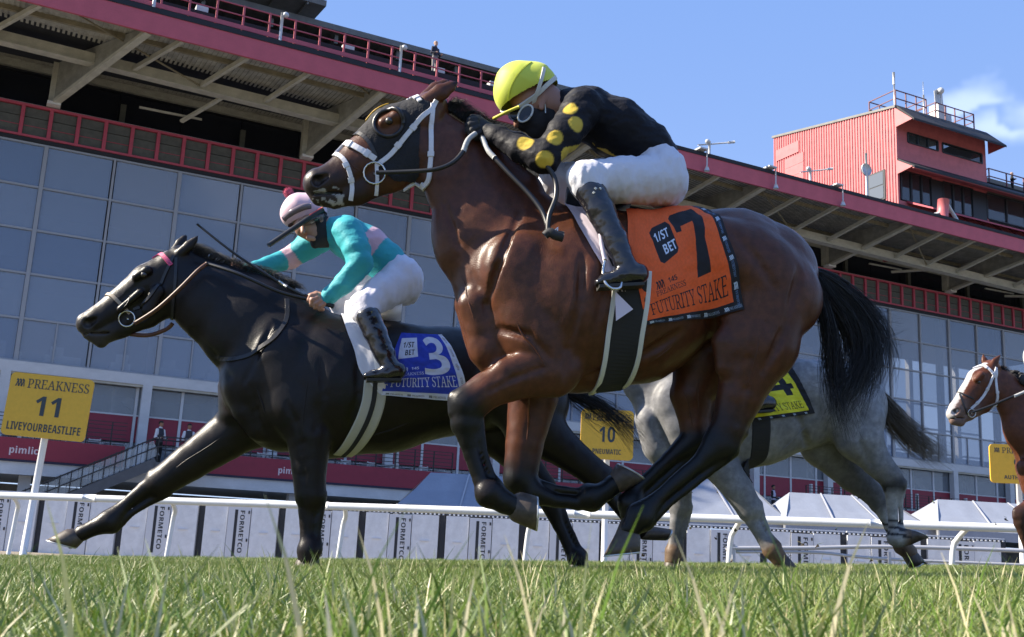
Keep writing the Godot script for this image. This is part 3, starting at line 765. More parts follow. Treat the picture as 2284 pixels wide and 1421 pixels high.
func fill_tri(im: Image, a: Vector2, b: Vector2, d: Vector2, c: Color) -> void:
	var y0 := int(ceil(minf(a.y, minf(b.y, d.y)) - 0.5))
	var y1 := int(floor(maxf(a.y, maxf(b.y, d.y)) - 0.5))
	var e := [a, b, d]
	for y in range(y0, y1 + 1):
		var yc := y + 0.5
		var lo := 1e9
		var hi := -1e9
		for k in 3:
			var p: Vector2 = e[k]
			var r: Vector2 = e[(k + 1) % 3]
			if (p.y <= yc) != (r.y <= yc):
				var x := p.x + (yc - p.y) / (r.y - p.y) * (r.x - p.x)
				lo = minf(lo, x)
				hi = maxf(hi, x)
		var xa := int(round(lo))
		var xb := int(round(hi))
		if xb > xa:
			im.fill_rect(Rect2i(xa, y, xb - xa, 1), c)

func fill_poly(im: Image, p: Array, c: Color) -> void:
	var ix := Geometry2D.triangulate_polygon(PackedVector2Array(p))
	for i in range(0, ix.size(), 3):
		fill_tri(im, p[ix[i]], p[ix[i + 1]], p[ix[i + 2]], c)

# ---------------------------------------------------------------- bodies: distance to tapered capsules, smoothly joined, meshed as surface nets
const ST := 13
func bones_of(chains: Array, grow := 0.0, kmul := 1.0) -> PackedFloat32Array:
	var b := PackedFloat32Array()
	for c in chains:
		var n: int = (c.size() - 1) / 6
		for i in n - 1:
			var o := 1 + i * 6
			for s in 2:
				var q := o + s * 6
				b.append_array([c[q] * 0.001, c[q + 1] * 0.001, c[q + 2] * 0.001, c[q + 3] * 0.001 + grow, c[q + 4] * 0.01, float(c[q + 5])])
			b.append(c[0] * 0.001 * kmul)
	return b

func sdf(b: PackedFloat32Array, p: Vector3) -> float:
	var f := 1.0
	for o in range(0, b.size(), ST):
		var a := Vector3(b[o], b[o + 1], b[o + 2])
		var ab := Vector3(b[o + 6], b[o + 7], b[o + 8]) - a
		var t := clampf((p - a).dot(ab) / maxf(ab.length_squared(), 1e-9), 0.0, 1.0)
		var q := p - a - ab * t
		q.z /= lerpf(b[o + 4], b[o + 10], t)
		var d := q.length() - lerpf(b[o + 3], b[o + 9], t)
		var k := b[o + 12]
		var h := maxf(k - absf(d - f), 0.0) / k
		f = minf(d, f) - h * h * k * 0.25
	return f

func grad(b: PackedFloat32Array, p: Vector3) -> Vector3:
	var e := 0.004
	return Vector3(sdf(b, p + Vector3(e, 0, 0)) - sdf(b, p - Vector3(e, 0, 0)), sdf(b, p + Vector3(0, e, 0)) - sdf(b, p - Vector3(0, e, 0)), sdf(b, p + Vector3(0, 0, e)) - sdf(b, p - Vector3(0, 0, e))).normalized()

# only the bones that reach into a box
func reaching(b: PackedFloat32Array, lo: Vector3, hi: Vector3) -> PackedFloat32Array:
	var out := PackedFloat32Array()
	for o in range(0, b.size(), ST):
		var p := Vector3(b[o], b[o + 1], b[o + 2])
		var q := Vector3(b[o + 6], b[o + 7], b[o + 8])
		var r := Vector3.ONE * (maxf(b[o + 3], b[o + 9]) + b[o + 12])
		var l := p.min(q) - r
		var h := p.max(q) + r
		if l.x < hi.x and h.x > lo.x and l.y < hi.y and h.y > lo.y and l.z < hi.z and h.z > lo.z:
			out.append_array(b.slice(o, o + ST))
	return out

func around(b: PackedFloat32Array, pts: Array, margin := 0.06) -> PackedFloat32Array:
	var lo: Vector3 = pts[0]
	var hi: Vector3 = pts[0]
	for p in pts:
		lo = lo.min(p)
		hi = hi.max(p)
	return reaching(b, lo - Vector3(margin, margin, margin), hi + Vector3(margin, margin, margin))

func fill_slab(b: PackedFloat32Array, opts: Dictionary, cell: float, lo: Vector3, s0: int, s1: int, ny: int, nz: int) -> Array:
	var f := PackedFloat32Array()
	f.resize((s1 - s0) * ny * nz)
	f.fill(1.0)
	var id := PackedInt32Array()
	id.resize((s1 - s0) * ny * nz)
	id.fill(0)
	var pass_bones := [b, opts.get("carve", PackedFloat32Array())]
	for pass_no in 2:
		var bb: PackedFloat32Array = pass_bones[pass_no]
		for o in range(0, bb.size(), ST):
			var ax := bb[o]
			var ay := bb[o + 1]
			var az := bb[o + 2]
			var ra := bb[o + 3]
			var ka := bb[o + 4]
			var dx := bb[o + 6] - ax
			var dy := bb[o + 7] - ay
			var dz := bb[o + 8] - az
			var dr := bb[o + 9] - ra
			var dk := bb[o + 10] - ka
			var k := bb[o + 12]
			var il := 1.0 / maxf(dx * dx + dy * dy + dz * dz, 1e-9)
			var rm := maxf(ra, ra + dr) + k + cell * 2.0
			var deep := -(k + cell * 6.0) if pass_no == 0 else -9.0
			var rz := rm * maxf(maxf(ka, ka + dk), 0.2)
			var i0 := maxi(s0, int((minf(ax, ax + dx) - rm - lo.x) / cell))
			var i1 := mini(s1 - 1, int((maxf(ax, ax + dx) + rm - lo.x) / cell) + 1)
			var j0 := maxi(0, int((minf(ay, ay + dy) - rm - lo.y) / cell))
			var j1 := mini(ny - 1, int((maxf(ay, ay + dy) + rm - lo.y) / cell) + 1)
			var k0 := maxi(0, int((minf(az, az + dz) - rz - lo.z) / cell))
			var k1 := mini(nz - 1, int((maxf(az, az + dz) + rz - lo.z) / cell) + 1)
			for i in range(i0, i1 + 1):
				var px := lo.x + i * cell - ax
				for j in range(j0, j1 + 1):
					var py := lo.y + j * cell - ay
					var base := ((i - s0) * ny + j) * nz
					var pxy := px * dx + py * dy
					for kk in range(k0, k1 + 1):
						var at := base + kk
						var old := f[at]
						if old < deep:
							continue
						var pz := lo.z + kk * cell - az
						var t := (pxy + pz * dz) * il
						if t < 0.0:
							t = 0.0
						elif t > 1.0:
							t = 1.0
						var qx := px - dx * t
						var qy := py - dy * t
						var qz := (pz - dz * t) / (ka + dk * t)
						var d := sqrt(qx * qx + qy * qy + qz * qz) - ra - dr * t
						if pass_no == 0:
							if d < old + k:
								var h := (k - absf(d - old)) / k
								if d < old:
									id[at] = o
									old = d
								if h > 0.0:
									old -= h * h * k * 0.25
								f[at] = old
						elif -d > old - k:
							var h2 := maxf(k - absf(-d - old), 0.0) / k
							f[at] = maxf(-d, old) + h2 * h2 * k * 0.25
	if opts.has("wrinkle"):
		var amp: float = opts.wrinkle[0]
		var wv: Vector3 = opts.wrinkle[1]
		for i in range(s0, s1):
			for j in ny:
				var base := ((i - s0) * ny + j) * nz
				for kk in nz:
					if absf(f[base + kk]) < cell * 4.0:
						f[base + kk] += amp * noise.get_noise_3d((lo.x + i * cell) * wv.x, (lo.y + j * cell) * wv.y, (lo.z + kk * cell) * wv.z)
	return [f, id]

func cross_slab(b: PackedFloat32Array, opts: Dictionary, cell: float, lo: Vector3, s0: int, s1: int, ny: int, nz: int, f: PackedFloat32Array, id: PackedInt32Array, palette: Array) -> Array:
	# one vertex in each cell that the surface crosses
	var verts := PackedVector3Array()
	var cells := PackedInt32Array()
	var skip: AABB = opts.get("skip", AABB())
	var skips: bool = opts.has("skip")
	var off := [0, 1, nz, nz + 1, ny * nz, ny * nz + 1, ny * nz + nz, ny * nz + nz + 1]
	var edges := [0, 1, 0, 2, 0, 4, 1, 3, 1, 5, 2, 3, 2, 6, 3, 7, 4, 5, 4, 6, 5, 7, 6, 7]
	var far := cell * 5.0
	var v8 := PackedFloat32Array([0, 0, 0, 0, 0, 0, 0, 0])
	var paint = opts.get("paint")
	var cols := PackedColorArray()
	for i in range(s0, s1):
		for j in ny - 1:
			var base := (i * ny + j) * nz
			for kk in nz - 1:
				var at := base + kk
				if absf(f[at]) > far:
					continue
				var neg := 0
				for c in 8:
					var val := f[at + off[c]]
					v8[c] = val
					if val < 0.0:
						neg += 1
				if neg == 0 or neg == 8:
					continue
				var p := Vector3(i, j, kk)
				if skips:
					var wp := lo + p * cell
					if skip.has_point(wp) and skip.has_point(wp + Vector3.ONE * cell):
						continue
				var s := Vector3.ZERO
				var cnt := 0
				for e in range(0, 24, 2):
					var a: int = edges[e]
					var c2: int = edges[e + 1]
					var fa := v8[a]
					var fb := v8[c2]
					if (fa < 0.0) != (fb < 0.0):
						var t := fa / (fa - fb)
						var pa := Vector3(a >> 2, (a >> 1) & 1, a & 1)
						s += pa + (Vector3(c2 >> 2, (c2 >> 1) & 1, c2 & 1) - pa) * t
						cnt += 1
				p = lo + (p + s / cnt) * cell
				verts.append(p)
				cells.append(at)
				var o := id[at + (0 if f[at] < 1.0 else 7)]
				var a3 := Vector3(b[o], b[o + 1], b[o + 2])
				var ab := Vector3(b[o + 6], b[o + 7], b[o + 8]) - a3
				var tt := clampf((p - a3).dot(ab) / maxf(ab.length_squared(), 1e-9), 0.0, 1.0)
				var col: Color = palette[int(b[o + 5])].lerp(palette[int(b[o + 11])], smoothstep(0.0, 1.0, tt))
				if paint != null:
					col = paint.call(p, col, o / ST, p - a3 - ab * tt)
				cols.append(col)
	return [verts, cells, cols]

# opts: lo, hi (limits), skip (AABB left to another grid), carve (bones taken away), wrinkle [size, stretch vector], paint (Callable (p, base colour, bone, offset from its axis)), keep (Callable (p) -> bool)
func net(st: SurfaceTool, b: PackedFloat32Array, cell: float, palette: Array, opts := {}, first := 0) -> int:
	var lo := Vector3(1e9, 1e9, 1e9)
	var hi := -lo
	for o in range(0, b.size(), ST):
		for s in 2:
			var p := Vector3(b[o + s * 6], b[o + s * 6 + 1], b[o + s * 6 + 2])
			var r := b[o + s * 6 + 3]
			var rv := Vector3(r, r, r * maxf(b[o + s * 6 + 4], 0.3))
			lo = lo.min(p - rv)
			hi = hi.max(p + rv)
	lo -= Vector3.ONE * cell * 3.0
	hi += Vector3.ONE * cell * 3.0
	if opts.has("lo"):
		lo = lo.max(opts.lo)
		hi = hi.min(opts.hi)
	var nx := int(ceil((hi.x - lo.x) / cell)) + 1
	var ny := int(ceil((hi.y - lo.y) / cell)) + 1
	var nz := int(ceil((hi.z - lo.z) / cell)) + 1
	# the field, worked out in slabs side by side
	var slabs := 4
	var jobs := []
	for s in slabs:
		var t := Thread.new()
		t.start(fill_slab.bind(b, opts, cell, lo, nx * s / slabs, nx * (s + 1) / slabs, ny, nz))
		jobs.append(t)
	var f := PackedFloat32Array()
	var id := PackedInt32Array()
	for t in jobs:
		var r: Array = t.wait_to_finish()
		f.append_array(r[0])
		id.append_array(r[1])
	jobs.clear()
	for s in slabs:
		var t := Thread.new()
		t.start(cross_slab.bind(b, opts, cell, lo, (nx - 1) * s / slabs, (nx - 1) * (s + 1) / slabs, ny, nz, f, id, palette))
		jobs.append(t)
	var verts := PackedVector3Array()
	var cells := PackedInt32Array()
	var cols := PackedColorArray()
	var where := {}
	for t in jobs:
		var r: Array = t.wait_to_finish()
		verts.append_array(r[0])
		cells.append_array(r[1])
		cols.append_array(r[2])
	for n in verts.size():
		where[cells[n]] = n
	for n in verts.size():
		st.set_color(cols[n])
		st.add_vertex(verts[n])
	var keep = opts.get("keep")
	var sx := ny * nz
	for n in verts.size():
		var at := cells[n]
		var ins := f[at] < 0.0
		for axis in 3:
			var step: int = [sx, nz, 1][axis]
			if (f[at + step] < 0.0) == ins:
				continue
			var s1: int = [nz, 1, sx][axis]
			var s2: int = [1, sx, nz][axis]
			if not (where.has(at - s1) and where.has(at - s2) and where.has(at - s1 - s2)):
				continue
			var q := [where[at], where[at - s1], where[at - s1 - s2], where[at - s2]]
			if keep != null:
				if not keep.call((verts[q[0]] + verts[q[1]] + verts[q[2]] + verts[q[3]]) * 0.25):
					continue
			var order := [0, 1, 2, 0, 2, 3] if not ins else [0, 2, 1, 0, 3, 2]
			for w in order:
				st.add_index(first + q[w])
	return first + verts.size()

func body_mesh(b: PackedFloat32Array, cell: float, palette: Array, opts := {}) -> ArrayMesh:
	var st := begin()
	net(st, b, cell, palette, opts)
	return done(st)

# a strap lying on a body: flat band that follows the surface
func strap_mesh(b: PackedFloat32Array, p: Array, width: float, thick: float, lift := 0.003, steps := 5, settle := true) -> ArrayMesh:
	var path := smooth_path(p, steps)
	b = around(b, p, width)
	var st := begin(false)
	var prev := []
	for i in path.size():
		var q: Vector3 = path[i]
		var n := grad(b, q)
		if settle:
			for it in 4:
				q -= n * (sdf(b, q)) * 0.8
				n = grad(b, q)
		var d: Vector3 = (path[mini(i + 1, path.size() - 1)] - path[maxi(i - 1, 0)]).normalized()
		var side := n.cross(d).normalized()
		n = d.cross(side).normalized()
		var base := q + n * lift
		var ring := [base - side * width * 0.5, base - side * width * 0.44 + n * thick, base + side * width * 0.44 + n * thick, base + side * width * 0.5, base + side * width * 0.4 - n * 0.012, base - side * width * 0.4 - n * 0.012]
		if i > 0:
			for k in 6:
				quad(st, prev[k], ring[k], ring[(k + 1) % 6], prev[(k + 1) % 6])
		if i == 0 or i == path.size() - 1:
			for k in range(1, 5):
				if i == 0:
					tri(st, ring[0], ring[k], ring[k + 1])
				else:
					tri(st, ring[0], ring[k + 1], ring[k])
		prev = ring
	return done(st)

# a sheet hanging on a body between two edges (top to bottom), uv over it
func drape_mesh(b: PackedFloat32Array, left: Array, right: Array, lift: float, nu: int, nv: int, ripple: float, side := 1.0) -> ArrayMesh:
	var st := begin()
	var l := smooth_path(left, 12)
	var r := smooth_path(right, 12)
	var grid := []
	var ends := left + right
	for q in left + right:
		ends.append(Vector3(q.x, q.y, 0.0))
	b = around(b, ends, 0.03)
	for j in nv + 1:
		var fj := float(j) / nv * (l.size() - 1)
		var a: Vector3 = l[int(fj)].lerp(l[mini(int(fj) + 1, l.size() - 1)], fj - int(fj))
		var c: Vector3 = r[int(fj)].lerp(r[mini(int(fj) + 1, r.size() - 1)], fj - int(fj))
		var row := []
		for i in nu + 1:
			var u := float(i) / nu
			var p := a.lerp(c, u)
			p.z = 0.62
			var best := 9.0
			var bz := 0.05
			for s in 60:
				var d := sdf(b, p) - lift
				if d < best:
					best = d
					bz = p.z
				if d < 0.002 or p.z < 0.0:
					break
				p.z -= maxf(d * 0.7, 0.004)
			p.z = maxf(bz, 0.0) + ripple * (0.5 + 0.5 * sin(u * 17.0 + j * 0.35)) * smoothstep(0.25, 1.0, float(j) / nv) + ripple * noise.get_noise_2d(u * 6.0, j * 0.25)
			p.z *= side
			row.append([p, Vector2(u, float(j) / nv)])
		grid.append(row)
	for j in nv:
		for i in nu:
			var q := [grid[j][i], grid[j][i + 1], grid[j + 1][i + 1], grid[j + 1][i]]
			for k in ([0, 1, 2, 0, 2, 3] if side > 0.0 else [0, 2, 1, 0, 3, 2]):
				st.set_uv(q[k][1])
				st.set_color(Color.WHITE)
				st.add_vertex(q[k][0])
	st.index()
	st.generate_normals()
	st.generate_tangents()
	return st.commit()

# locks of hair along guide lines
func hair(st: SurfaceTool, guide: Array, count: int, s0: float, s1: float, width: float, dark: Color, pale: Color, wave := 0.02, min_len := 0.65, pale_tip := 0.0) -> void:
	for n in count:
		var o := Vector3(rng.randfn(0, 1), rng.randfn(0, 1), rng.randfn(0, 1.2))
		o = o.limit_length(2.2)
		var p := []
		var reach := rng.randf_range(min_len, 1.0)
		var ph := rng.randf() * TAU
		var total := guide.size() - 1
		for i in 13:
			var t := reach * i / 12.0
			var g := t * total
			var gi := mini(int(g), total - 1)
			var q: Vector3 = guide[gi].cubic_interpolate(guide[gi + 1], guide[maxi(gi - 1, 0)], guide[mini(gi + 2, total)], g - gi)
			q += o * lerpf(s0, s1, pow(t, 0.8)) * 0.5
			q += Vector3(sin(t * 7.0 + ph), cos(t * 6.0 + ph * 1.7), sin(t * 5.0 + ph * 0.6)) * wave * t
			p.append(q)
		var w := width * rng.randf_range(0.5, 1.3)
		var c := dark.lerp(pale, pow(rng.randf(), 3.0))
		var u := Vector3(rng.randfn(), rng.randfn(), rng.randfn()).normalized()
		for i in 12:
			var d: Vector3 = (p[i + 1] - p[i]).normalized()
			var side := d.cross(u).normalized()
			var s2 := d.cross(side)
			var w0 := w * (1.0 - 0.85 * i / 12.0)
			var w1 := w * (1.0 - 0.85 * (i + 1) / 12.0)
			var cc := c.lerp(pale, pale_tip * i / 12.0)
			var a: Array = [p[i] + side * w0, p[i] - side * w0 * 0.5 + s2 * w0 * 0.8, p[i] - side * w0 * 0.5 - s2 * w0 * 0.8]
			var e: Array = [p[i + 1] + side * w1, p[i + 1] - side * w1 * 0.5 + s2 * w1 * 0.8, p[i + 1] - side * w1 * 0.5 - s2 * w1 * 0.8]
			for k in 3:
				quad(st, a[k], e[k], e[(k + 1) % 3], a[(k + 1) % 3], cc)

# ---------------------------------------------------------------- setting
const GY := -0.45
func turf(x: float, z: float) -> float:
	var h := 0.036 * clampf(x, -11.0, 11.0)
	return lerpf(h, GY - 0.08, smoothstep(-12.0, -17.0, z)) - 0.3 * smoothstep(11.0, 22.0, absf(x))

func build_ground() -> void:
	# the turf lies on a low bank that falls away to the left and beyond
	var st := begin()
	for i in 48:
		for k in 44:
			var q := []
			for c in [[0, 0], [1, 0], [1, 1], [0, 1]]:
				var x: float = -24.0 + (i + c[0]) * 1.0
				var z: float = 3.0 - (k + c[1]) * 0.5
				q.append(Vector3(x, turf(x, z), z))
			quad(st, q[0], q[3], q[2], q[1])
	var turf_sheet := part(numbered("turf"), done(st), mat("turf_soil", lin(0.085, 0.095, 0.035), 0.95, 0.0, 0.5, 0.7), self)
	turf_sheet.set_meta("kind", "structure")
	var g := PlaneMesh.new()
	g.size = Vector2(900, 900)
	var dirt := mat("far_ground", lin(0.24, 0.23, 0.17), 0.95, 0.0, 0.4, 0.7)
	var o := part(numbered("ground"), g, dirt, self, Vector3(0, GY, -200))
	o.set_meta("kind", "structure")
	var t := PlaneMesh.new()
	t.size = Vector2(240, 12)
	var tr := part(numbered("dirt_track"), t, mat("track_dirt", lin(0.38, 0.32, 0.24), 0.95, 0.0, 0.35, 0.9), self, Vector3(0, GY + 0.004, -28.5))
	tr.set_meta("kind", "structure")
	var a := PlaneMesh.new()
	a.size = Vector2(240, 14)
	var ap := part(numbered("apron_pavement"), a, mat("apron_concrete", lin(0.50, 0.49, 0.46), 0.9, 0.0, 0.3, 0.6), self, Vector3(8, GY + 0.004, -41.6))
	ap.rotation.y = deg_to_rad(0)
	ap.set_meta("kind", "structure")

const BRACKETS := [-18.2, -6.7, 4.8, 16.2, 27.4, 38.4, 49.0, 59.5]

func fascia_low(u: float) -> float:
	return 19.88 - 0.0085 * u
func fascia_top(u: float) -> float:
	return 20.76 - 0.0095 * u

func build_grandstand() -> void:
	stand = thing("grandstand", "long glass-fronted grandstand with red fascia, brackets and balconies behind the track", "grandstand", Vector3(-14.886, 0, -48.0), deg_to_rad(26.417))
	var s := stand
	var white := mat("white_steel", lin(0.62, 0.63, 0.64), 0.5, 0.0, 0.12, 0.5)
	var alum := mat("mullion_metal", lin(0.30, 0.31, 0.33), 0.5, 0.2)
	var cream := mat("cream_steel", lin(0.60, 0.57, 0.47), 0.6, 0.0, 0.2, 0.6)
	var soffit := mat("soffit_deck", lin(0.55, 0.53, 0.45), 0.8, 0.0, 0.3, 0.5)
	var red := mat("red_paint", lin(0.50, 0.065, 0.10), 0.5, 0.0, 0.12, 0.7)
	var fasc := mat("fascia_paint", lin(0.54, 0.105, 0.14), 0.6, 0.0, 0.12, 0.5)
	var dark := mat("dark_cladding", lin(0.022, 0.024, 0.032), 0.8, 0.0, 0.2, 0.6)
	var concrete := mat("apron_concrete")
	var grey := mat("grey_panel", lin(0.125, 0.125, 0.105), 0.75, 0.0, 0.25, 1.2)
	var inner := mat("interior_wall", lin(0.06, 0.075, 0.10), 0.9, 0.0, 0.3, 0.3)
	var slab := mat("interior_slab", lin(0.16, 0.17, 0.19), 0.9, 0.0, 0.2, 0.4)
	var glass := mat("sky_tinted_glass", lin(0.22, 0.285, 0.40), 0.04)  # blue of the reflected sky is put into the pane colour
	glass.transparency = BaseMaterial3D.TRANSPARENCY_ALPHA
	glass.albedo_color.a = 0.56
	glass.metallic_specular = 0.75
	var tints := [glass]  # colours differ between panes in place of varied reflections
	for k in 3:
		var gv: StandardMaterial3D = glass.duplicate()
		gv.resource_name = "sky_tinted_glass_%d" % (k + 1)
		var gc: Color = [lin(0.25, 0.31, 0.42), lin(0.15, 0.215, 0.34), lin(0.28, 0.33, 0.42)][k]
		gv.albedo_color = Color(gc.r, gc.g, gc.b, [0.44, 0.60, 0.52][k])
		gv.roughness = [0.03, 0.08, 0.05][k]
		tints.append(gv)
	var clear := mat("clear_glass", lin(0.30, 0.34, 0.38), 0.04)
	clear.transparency = BaseMaterial3D.TRANSPARENCY_ALPHA
	clear.albedo_color.a = 0.3
	var banner := mat("red_banner", lin(0.27, 0.016, 0.04), 0.55, 0.0, 0.1, 0.8)
	var black := mat("black_steel", lin(0.012, 0.012, 0.014), 0.5)
	var ua := -19.0
	var ub := 66.0
	# undercroft and floors
	box("undercroft_wall", Vector3(ua, GY, -6.2), Vector3(ub, 2.2, -6.0), concrete, s)
	box("balcony_slab", Vector3(ua, 2.25, -6.0), Vector3(ub, 2.8, 2.85), white, s)
	for k in 16:
		var u := ua + 2.0 + k * 5.5
		box("undercroft_column", Vector3(u, GY, 1.6), Vector3(u + 0.45, 2.25, 2.05), white, s)
	box("interior_floor", Vector3(ua, 6.6, -12), Vector3(ub, 7.05, -0.2), slab, s)
	# raked seating behind the glass
	for k in 5:
		box("seating_tier", Vector3(ua, 7.05, -12), Vector3(33.5, 7.75 + k * 0.75, -2.6 - k * 1.7), slab, s)
	for k in 2:
		box("seating_tier", Vector3(33.5, 7.05, -12), Vector3(ub, 7.75 + k * 0.75, -4.0 - k * 2.7), slab, s)
	box("interior_ceiling", Vector3(ua, 16.75, -12), Vector3(ub, 17.1, -0.3), inner, s)
	box("back_wall", Vector3(ua, 7.05, -12.3), Vector3(33.5, 20.0, -12.0), inner, s)
	box("upper_floor", Vector3(ua, 12.6, -12), Vector3(33.5, 12.95, -4.5), inner, s)
	box("ceiling_drop", Vector3(33.5, 14.9, -10.5), Vector3(46.5, 16.75, -6.0), slab, s)
	for u in [36.0, 41.5, 46.9, 52.4, 57.8, 63.0]:
		box("back_column", Vector3(u, 7.05, -12), Vector3(u + 0.4, 16.75, -11.6), alum, s)
	for v in [9.4, 11.3, 13.2]:
		box("back_rail", Vector3(33.5, v, -11.95), Vector3(ub, v + 0.14, -11.8), alum, s)
	# curtain wall
	var us := []
	for i in BRACKETS.size() - 1:
		for k in 4:
			us.append(lerpf(BRACKETS[i], BRACKETS[i + 1], k / 4.0))
	us.append(BRACKETS[-1])
	us.append(BRACKETS[-1] + 2.7)
	us.append(BRACKETS[-1] + 5.4)
	var vs := [7.12, 8.94, 10.9, 12.84, 14.77, 16.7]
	for i in us.size():
		var u: float = us[i]
		var major: bool = i % 2 == 0
		var w := 0.085 if major else 0.05
		box("mullion", Vector3(u - w, 7.1, -0.06), Vector3(u + w, 16.72, 0.12), alum, s)
		if major:
			box("inner_column", Vector3(u - 0.42, 7.05, -0.75), Vector3(u - 0.08, 16.75, -0.4), slab, s)
	for v in vs:
		box("transom", Vector3(us[0], v - 0.045, -0.04), Vector3(us[-1], v + 0.045, 0.09), alum, s)
	for i in us.size() - 1:
		for r in 5:
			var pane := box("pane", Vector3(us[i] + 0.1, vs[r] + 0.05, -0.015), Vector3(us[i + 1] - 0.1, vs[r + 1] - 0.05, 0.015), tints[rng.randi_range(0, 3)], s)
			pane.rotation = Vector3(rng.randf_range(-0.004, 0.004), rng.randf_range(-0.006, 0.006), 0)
			if r == 0:
				var mid: float = (us[i] + us[i + 1]) * 0.5
				box("mullion", Vector3(mid - 0.03, 7.12, 0.02), Vector3(mid + 0.03, 8.9, 0.1), alum, s)
	# tables and screens on the front tier
	for k in 26:
		var u := -15.0 + k * 2.4 + rng.randf_range(-0.3, 0.3)
		var tb := box("dining_table", Vector3(u, 7.35, -2.0), Vector3(u + rng.randf_range(0.8, 1.5), 7.7, -1.2), white, s)
		var sc := box("screen", Vector3(u + 0.2, 7.78, -1.7), Vector3(u + 0.75, 8.15, -1.64), white, s)
		sc.rotation.y = rng.randf_range(-0.3, 0.3)
	# ledge
	box("ledge", Vector3(ua, 6.6, -0.2), Vector3(ub, 7.06, 0.42), white, s)
	box("ledge_lip", Vector3(ua, 6.5, 0.1), Vector3(ub, 6.598, 0.36), cream, s)
	# dark band and red framed strip
	box("head_band", Vector3(ua, 16.76, -0.3), Vector3(ub, 16.93, 0.14), dark, s)
	box("strip_rail", Vector3(ua, 16.935, -0.1), Vector3(ub, 17.03, 0.2), red, s)
	box("strip_rail", Vector3(ua, 18.33, -0.1), Vector3(ub, 18.44, 0.2), red, s)
	box("strip_back", Vector3(ua, 17.03, -0.3), Vector3(ub, 18.33, -0.05), dark, s)
	for i in BRACKETS.size() - 1:
		for k in 10:
			var u0 := lerpf(BRACKETS[i], BRACKETS[i + 1], k / 10.0)
			var u1 := lerpf(BRACKETS[i], BRACKETS[i + 1], (k + 1) / 10.0)
			box("strip_post", Vector3(u0 - 0.08, 17.03, -0.05), Vector3(u0 + 0.08, 18.33, 0.19), red, s)
			for h in [[17.05, 17.45], [17.48, 17.86], [17.89, 18.31]]:
				box("panel", Vector3(u0 + 0.09, h[0], -0.04), Vector3(u1 - 0.09, h[1], 0.06 + rng.randf_range(0, 0.02)), grey, s)
			box("strip_bar", Vector3(u0 + 0.085, 17.455, -0.04), Vector3(u1 - 0.085, 17.475, 0.09), red, s)
	# recess above the strip
	box("recess_floor", Vector3(ua, 18.445, -11.8), Vector3(ub, 18.5, 0.1), concrete, s)
	box("recess_wall", Vector3(ua, 18.5, -12.0), Vector3(ub, 20.6, -11.8), concrete, s)
	# unlit dark glazing of the upper terrace, under a tan bulkhead
	var smoke := mat("smoked_glass", lin(0.016, 0.018, 0.026), 0.12)
	for i in BRACKETS.size() - 1:
		for k in 4:
			var ga := lerpf(BRACKETS[i], BRACKETS[i + 1], k / 4.0)
			var gb := lerpf(BRACKETS[i], BRACKETS[i + 1], (k + 1) / 4.0)
			box("terrace_pane", Vector3(ga + 0.02, 18.505, -1.52), Vector3(gb - 0.02, 20.42, -1.48), smoke, s)
	beam("bulkhead", Vector3(ua, 20.95, -1.5), Vector3(ub, 20.35, -1.5), 0.2, 0.42, soffit, s)
	for k in 14:
		var u := ua + 4.0 + k * 5.6
		box("recess_post", Vector3(u, 18.5, -1.2), Vector3(u + 0.25, 19.8, -1.0), grey, s)
	# lower storey: windows, red panels, columns
	var u2 := -15.3
	var n := 0
	while u2 < 62.0:
		var u3 := u2 + 1.95
		box("lower_mullion", Vector3(u2 - 0.06, 2.8, -0.12), Vector3(u2 + 0.06, 6.55, 0.06), white, s)
		box("lower_panel", Vector3(u2 + 0.07, 4.1, -0.05), Vector3(u3 - 0.07, 5.22, 0.03), banner, s)
		box("lower_pane", Vector3(u2 + 0.07, 5.3, -0.02), Vector3(u3 - 0.07, 6.5, 0.0), clear, s)
		box("lower_transom", Vector3(u2 + 0.06, 5.22, -0.08), Vector3(u3 - 0.06, 5.29, 0.05), white, s)
		box("lower_pane", Vector3(u2 + 0.07, 2.85, -0.02), Vector3(u3 - 0.07, 4.05, 0.0), clear, s)
		if n % 3 == 1:
			box("window_frame", Vector3(u2 + 0.5, 5.3, -1.2), Vector3(u2 + 0.8, 6.5, -0.9), black, s)
		n += 1
		u2 = u3
	for i in BRACKETS.size() - 1:
		for k in 2:
			var u := lerpf(BRACKETS[i], BRACKETS[i + 1], k / 2.0) - 0.3
			if k == 1:
				u = lerpf(BRACKETS[i], BRACKETS[i + 1], 0.5) - 0.35
			box("lower_column", Vector3(u - 0.2, 2.8, 0.08), Vector3(u + 0.2, 6.6, 0.45), white, s)
	box("lower_back_wall", Vector3(ua, 2.8, -5.2), Vector3(ub, 6.6, -5.0), mat("pale_wall", lin(0.42, 0.45, 0.48), 0.9, 0.0, 0.2, 0.5), s)
	for k in 18:
		var u := ua + 3.0 + k * 4.5
		box("inner_partition", Vector3(u, 2.8, -5.0), Vector3(u + 0.12, 6.6, -1.5), mat("pale_wall"), s)
		beam("inner_stair", Vector3(u + 0.6, 6.2, -2.2), Vector3(u + 2.2, 4.9, -2.2), 0.5, 0.35, mat("pale_wall"), s)
	# balcony fronts with their red banners and rails
	for a in [[-19.0, -2.25], [1.0, 12.4], [15.5, 29.5], [34.0, 48.0], [51.0, 65.0]]:
		var bn := box("balcony_banner", Vector3(a[0], 2.83, 2.88), Vector3(a[1], 3.67, 2.96), banner, s)
		box("banner_hem", Vector3(a[0], 2.74, 2.86), Vector3(a[1], 2.829, 2.94), mat("dark_hem", lin(0.02, 0.02, 0.05), 0.7), s)
		var mark := text("banner_mark", "pimlico", sans, 0.26, mat("mark_paint", lin(0.6, 0.5, 0.52), 0.7), bn, Vector3((a[0] + a[1]) * (0.5 if a[0] > -10.0 else 0.0) - bn.position.x + (-5.9 if a[0] < -10.0 else -1.9), -0.06, 0.044))
		var u: float = a[0]
